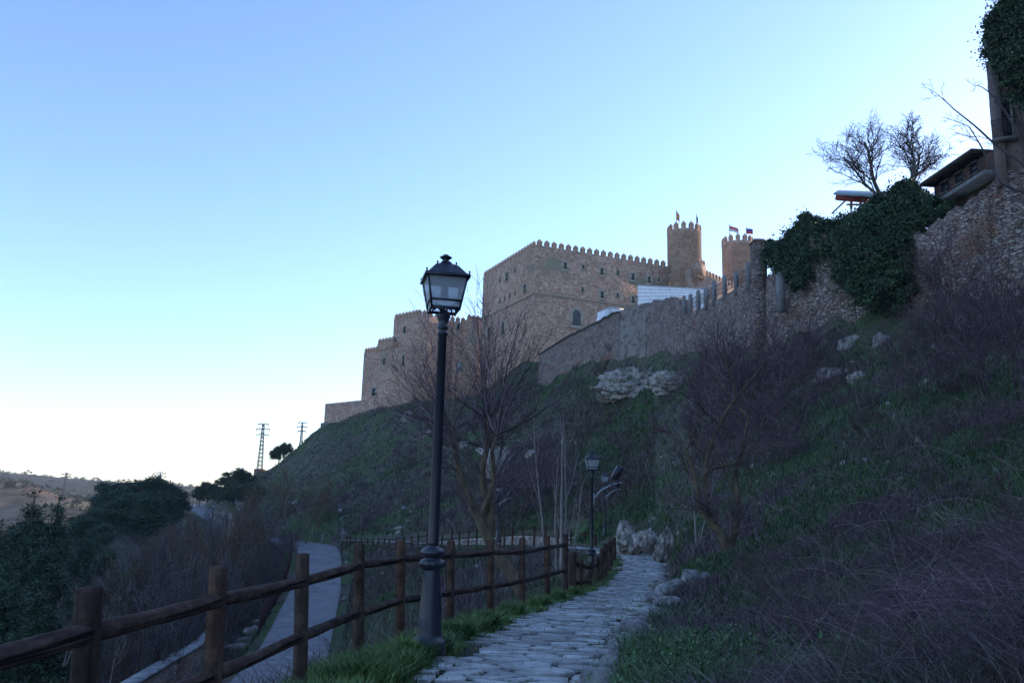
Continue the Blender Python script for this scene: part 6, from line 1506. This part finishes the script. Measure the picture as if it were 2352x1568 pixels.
# ------------------------------------------------------------------ house at the right edge
def right_house():
    Y0 = 39.5; a = P(2266, 440, Y0+1.0); zt = P(2290, 155, Y0)[2]; zb = P(2300, 480, Y0)[2]-4
    x0 = P(2266, 300, Y0+.5)[0]; e = empty('stone_house', (x0, Y0, zb), 'tall old plastered stone house with a balcony at the right edge', 'house'); o_ = np.array([x0, Y0, zb])
    M['old_render'] = noisy('old_render', [(.25, (.09, .065, .06)), (.5, (.17, .135, .125)), (.7, (.25, .215, .20))], .9, 8, .9, .4, .03, rg=.7)
    Hh = zt-zb; zr = P(2300, 400, Y0)[2]-zb; b = MB(); b.box((4.5, 3.0, (Hh+zr)/2), (8.2, 6, Hh-zr)); b.build('wall', M['old_render'], e); b = MB(); b.box((4.5, 2.9, zr/2-2), (8.5, 6.2, zr+4)); b.build('rubble_base', M['rubble'], e)
    b = MB(); b.box((.22, .05, Hh-3.2), (.50, .6, 6.8)); b.build('corner_pier', M['old_render'], e)
    zz = lambda py: P(2300, py, Y0)[2]-zb
    b = MB(); b.box((4.5, -.06, zz(232)), (8.0, .18, .16)); b.box((4.5, -.09, zz(185)), (8.0, .24, .14)); b.build('cornice', M['old_timber'], e)
    b = MB(); b.box((1.7, -.04, zz(208)), (2.2, .1, .55)); b.build('brick_band', M['brick'], e)
    u = P(2304, 290, Y0)[0]-x0
    zc = (zz(240)+zz(325))/2; hd = zz(240)-zz(325)
    b = MB()
    b.box((u-.34, -.07, zc), (.12, .16, hd)); b.box((u+.34, -.07, zc), (.12, .16, hd)); b.box((u, -.08, zc+hd/2+.08), (.82, .18, .16)); w = b.build('balcony_door', M['concrete'], e)
    b = MB(); b.box((u, -.02, zc), (.56, .06, hd)); b.build('pane', M['dark_glass'], w)
    b = MB(); b.box((u, -.02, zc), (.05, .10, hd)); b.build('mullion', M['old_timber'], w)
    zf = zz(330); b = MB(); b.box((u-.02, -.33, zf-.05), (1.2, .66, .09)); bo = b.build('balcony', M['concrete'], e)
    b = MB()
    xa, xb, yd = u-.60, u+.56, -.64
    for k in range(13): xx = xa+(xb-xa)*k/12; b.bar((xx, yd, zf-.005), (xx, yd, zf+.95), .018)
    for k in range(1, 6): b.bar((xa, yd+k*.11, zf-.005), (xa, yd+k*.11, zf+.95), .018); b.bar((xb, yd+k*.11, zf-.005), (xb, yd+k*.11, zf+.95), .018)
    b.bar((xa-.02, yd-.003, zf+.96), (xb+.02, yd-.003, zf+.96), .035); b.bar((xa-.003, yd, zf+.965), (xa-.003, 0, zf+.965), .03); b.bar((xb+.003, yd, zf+.965), (xb+.003, 0, zf+.965), .03)
    b.build('railing', M['iron'], bo)
    b = MB(); b.tube([(u-.58, -.1, zz(420)), (u-.58, -.1, zz(240))], .035, 6); b.tube([(u+.9, -.1, zz(400)), (u+.9, -.1, zz(180))], .035, 6); b.build('downpipe', M['iron'], e)
    e.rotation_euler = (0, 0, R(-32))
right_house()
def gallery():
    # eaves line from (2140,428) near the canopy up to (2268,345) at the house
    A = P(2145, 428, 46.5); B = P(2268, 347, 41.5); e = empty('gallery_house', A, 'low house with tiled eaves and a timber gallery between the canopy and the tall house', 'house'); d = B-A; dh = np.array([d[0], d[1], 0]); L = np.linalg.norm(dh); dh /= L
    # build in a level frame using the photographed slope of eaves as perspective: near end same height
    zA = A[2]; zB = B[2]; n = np.array([-dh[1], dh[0], 0]); n = n if n[1] > 0 else -n
    def band(f0, f1, out0, out1, th, name, mat, ztop=0.0, ext=0.0, par=None):
        b = MB(); V = []
        for s, zz in ((-ext, zA-ext*(zB-zA)/L), (L, zB)):
            for o_, z_ in ((out0, f0), (out0, f1), (out1, f1), (out1, f0)):
                V.append(dh*s+n*o_+np.array([0, 0, zz-zA+z_]))
        b.add(V, [(0, 1, 2, 3), (7, 6, 5, 4), (0, 4, 5, 1), (1, 5, 6, 2), (2, 6, 7, 3), (3, 7, 4, 0)]); return b.build(name, M[mat], par or e)
    band(-.02, .10, -.9, 3.5, 0, 'roof', 'old_timber')
    band(-1.05, -.025, 0, 3.0, 0, 'wall', 'brick')
    band(-1.32, -1.06, -.25, 2.5, 0, 'balcony_floor', 'concrete')
    band(-4.5, -1.33, .6, 2.6, 0, 'lower_wall', 'old_timber')
    for k in range(3):
        s = L*(.22+k*.27); zz = (zB-zA)*s/L; b = MB(); c = dh*s-n*.03+np.array([0, 0, zz-.5]); b.box(c, (.62, .05, .6), (dh, n, (0, 0, 1))); w = b.build('window', M['dark_glass'], e)
        b = MB(); b.box(c-n*.04+np.array([0, 0, -.36]), (.8, .16, .08), (dh, n, (0, 0, 1))); b.build('sill', M['concrete'], w); b = MB(); b.box(c-n*.04+np.array([0, 0, .34]), (.8, .12, .07), (dh, n, (0, 0, 1))); b.build('lintel', M['concrete'], w)
    b = MB()
    for k in range(26): s = L*(k+.5)/26; zz = (zB-zA)*s/L; b.bar(dh*s-n*.22+np.array([0, 0, zz-1.05]), dh*s-n*.22+np.array([0, 0, zz-.55]), .02)
    b.bar(dh*.1-n*.225+np.array([0, 0, -.55]), dh*L-n*.225+np.array([0, 0, zB-zA-.55]), .035); b.build('railing', M['iron'], e)
    b = MB()
    for k in range(22): s = L*(k+.5)/22; zz = (zB-zA)*s/L; b.bar(dh*s-n*.95+np.array([0, 0, zz-.07]), dh*s+n*.0+np.array([0, 0, zz-.07]), .07, .08)
    b.build('rafter', M['old_timber'], e)
    b = MB(); q = P(2200, 400, 43)-A; b.tube([q, q+np.array([0, 0, .75]), q+np.array([.45, 0, .75])], .018, 5); b.build('aerial', M['iron'], e)
gallery()
def canopy():
    Y = 60.0; A = P(1915, 448, Y); e = empty('canopy', A, 'open canopy with a grey sheet roof and a dark red beam above the ivy', 'canopy'); D = lambda px, py, y=Y: P(px, py, y)-A
    b = MB(); V = [D(1914, 444, 58), D(2060, 452, 56), D(2205, 466, 52), D(2205, 452, 58), D(2050, 440, 62), D(1925, 437, 62)]; V2 = [v-np.array([0, 0, .12]) for v in V]
    b.add(V+V2, [(0, 1, 2, 3, 4, 5), (11, 10, 9, 8, 7, 6)]+[(i, i+6, (i+1) % 6+6, (i+1) % 6) for i in range(6)]); M['teal_sheet'] = noisy('painted_sheet', [(.3, (.16, .22, .24)), (.7, (.25, .33, .36))], 2, 3, .5, 0); b.build('roof', M['teal_sheet'], e)
    b = MB(); b.bar(D(1921, 453, 59.5), D(2020, 461, 57.5), .35, .42); b.build('beam', M['red_beam'], e)
    b = MB(); b.bar(D(1911, 490), D(1946, 457), .13); b.bar(D(1955, 444), D(1955, 480), .16); b.bar(D(1945, 470), D(2010, 470), .12); b.bar(D(1975, 458), D(1975, 480), .10); b.build('steel_frame', M['galv'], e)
canopy()

# ------------------------------------------------------------------ two people behind the wall
def person(px, py, Y, coat, hair, label, face):
    h = P(px, py, Y); foot = h-np.array([0, 0, 1.68]); e = empty('person', foot, label, 'person')
    me = bpy.data.meshes.new('body'); J = [(0, 0, .95), (0, 0, 1.15), (0, 0, 1.38), (0, 0, 1.50), (0, -.01, 1.60), (0, -.01, 1.66), (-.19, 0, 1.38), (-.25, .02, 1.12), (-.22, -.1, .88), (.19, 0, 1.38), (.25, .02, 1.12), (.22, -.1, .88), (-.10, 0, .90), (-.11, -.02, .50), (-.11, 0, .08), (.10, 0, .90), (.12, .03, .50), (.12, 0, .08), (-.11, -.14, .03), (.12, -.14, .03)]
    E = [(0, 1), (1, 2), (2, 3), (3, 4), (4, 5), (2, 6), (6, 7), (7, 8), (2, 9), (9, 10), (10, 11), (0, 12), (12, 13), (13, 14), (0, 15), (15, 16), (16, 17), (14, 18), (17, 19)]
    RR = [.15, .14, .15, .055, .095, .085, .075, .05, .035, .075, .05, .035, .09, .065, .045, .09, .065, .045, .035, .035]
    me.from_pydata(J, E, []); o = bpy.data.objects.new('body', me); COL.objects.link(o); o.parent = e
    sk = o.modifiers.new('skin', 'SKIN'); 
    for i, r in enumerate(RR): me.skin_vertices[0].data[i].radius = (r, r*.8 if i < 3 else r)
    me.skin_vertices[0].data[0].use_root = True; ss = o.modifiers.new('sub', 'SUBSURF'); ss.levels = 1; ss.render_levels = 1; me.materials.append(coat)
    b = MB(); b.lathe([(.01, 1.50), (.06, 1.51), (.085, 1.56), (.09, 1.62), (.07, 1.68), (.02, 1.70)], 10, (0, -.025, 0)); b.build('face', face, e, True)
    b = MB(); b.lathe([(.10, 1.55), (.105, 1.63), (.085, 1.70), (.03, 1.735), (.005, 1.74)], 10, (0, .015, 0)); b.build('hair', hair, e, True)
_sk = noisy('skin', [(0, (.42, .24, .18)), (1, (.5, .3, .22))], 3, 2, .6, 0)
person(1425, 715, 106.5, noisy('red_coat', [(0, (.25, .05, .05)), (1, (.3, .07, .06))], 3, 2, .8, 0), noisy('dark_hair', [(0, (.02, .015, .012)), (1, (.03, .02, .015))], 3, 2, .6, 0), 'person in a reddish coat looking over the wall beside the white cabin', _sk)
person(1431, 713.5, 106.0, noisy('dark_coat', [(0, (.03, .03, .04)), (1, (.05, .05, .06))], 3, 2, .8, 0), noisy('brown_hair', [(0, (.04, .02, .01)), (1, (.06, .03, .02))], 3, 2, .6, 0), 'person in dark clothes beside the one in the reddish coat, on the right', _sk)

# scrub on the distant hills
def far_scrub():
    n = 3200; Y = np.exp(rng.uniform(np.log(270), np.log(950), n)); px = rng.uniform(-300, 760, n); x = (px-1176)/FPX*Y; k = near(ROADD, x, Y)[0] > 8; x, Y = x[k], Y[k]
    k = fbm(x*.01, Y*.01, 4) > -.16; x, Y = x[k], Y[k]; z = H(x, Y); n = len(x); m = 30; s = (.5+2.2*rng.rand(n)**2.5)*(Y/500)**.4
    c = np.stack([x, Y, z+s*.5], 1)[:, None, :]; v = rng.randn(n, m, 3); v /= np.linalg.norm(v, axis=2, keepdims=True); v[:, :, 2] = np.abs(v[:, :, 2])*.9-.25
    p = c+v*s[:, None, None]*rng.uniform(.7, 1.1, (n, m, 1)); a = rng.randn(n, m, 3)*s[:, None, None]*.17; b = rng.randn(n, m, 3)*s[:, None, None]*.17
    V = np.stack([p-a, p+b, p+a, p-b], 2).reshape(-1, 3); o = mk('hill_scrub', V, np.arange(len(V)).reshape(-1, 4), M['oak']); o['kind'] = 'stuff'; tag(o, 'dark round scrub dotting the distant hills', 'scrub')
far_scrub()

# ordinal labels, counted from the left of the photograph
ORD = 'first second third fourth fifth sixth seventh eighth ninth tenth eleventh twelfth thirteenth fourteenth fifteenth sixteenth seventeenth eighteenth'.split()
for g, noun in (('pine grove on the knoll left of the road', 'dark pine from the left in the knoll grove'), ('dark conifers filling the left edge of the valley', 'feathery dark conifer from the left in the valley corner'), ('purple grey thicket bushes below the railed wall', 'purple grey thicket bush from the left below the railed wall'),
                ('leafless shrubs under the big wall', 'leafless shrub from the left at the foot of the big wall'), ('small twiggy bushes on the near bank', 'small twiggy bush from the left on the near bank'), ('bushy scrub along the mesh fence by the road', 'leafless bush from the left behind the red mesh fence'), ('small trees above the inside of the road bend', 'brownish bare tree from the left above the road bend'), ('holm oaks on the ridge left of the tall pylon', 'rounded holm oak from the left on the ridge beside the pylon')):
    L_ = sorted([o for o in COL.objects if o.get('group') == g and o.parent is None], key=lambda o: proj(np.array(o.location))[0])
    L_ = [o for o in L_ if 'share' not in o]
    if g.startswith('dark conifers'): L_ = [o for o in L_ if 'crowded' in o['label']]
    for i, o in enumerate(L_): o['label'] = ORD[i]+' '+noun

# ------------------------------------------------------------------ air
def haze():
    b = MB(); b.box((0, 500, -20), (3400, 4400, 190)); m = bpy.data.materials.new('haze'); m.use_nodes = True; nt = m.node_tree; nt.nodes.clear()
    o = nt.nodes.new('ShaderNodeOutputMaterial'); v = nt.nodes.new('ShaderNodeVolumePrincipled'); v.inputs['Density'].default_value = .00022; v.inputs['Color'].default_value = (.90, .95, 1.0, 1)
    nt.links.new(v.outputs[0], o.inputs['Volume']); h = b.build('haze', m); h['kind'] = 'stuff'; tag(h, 'thin blue evening air over the valley', 'haze')
haze()
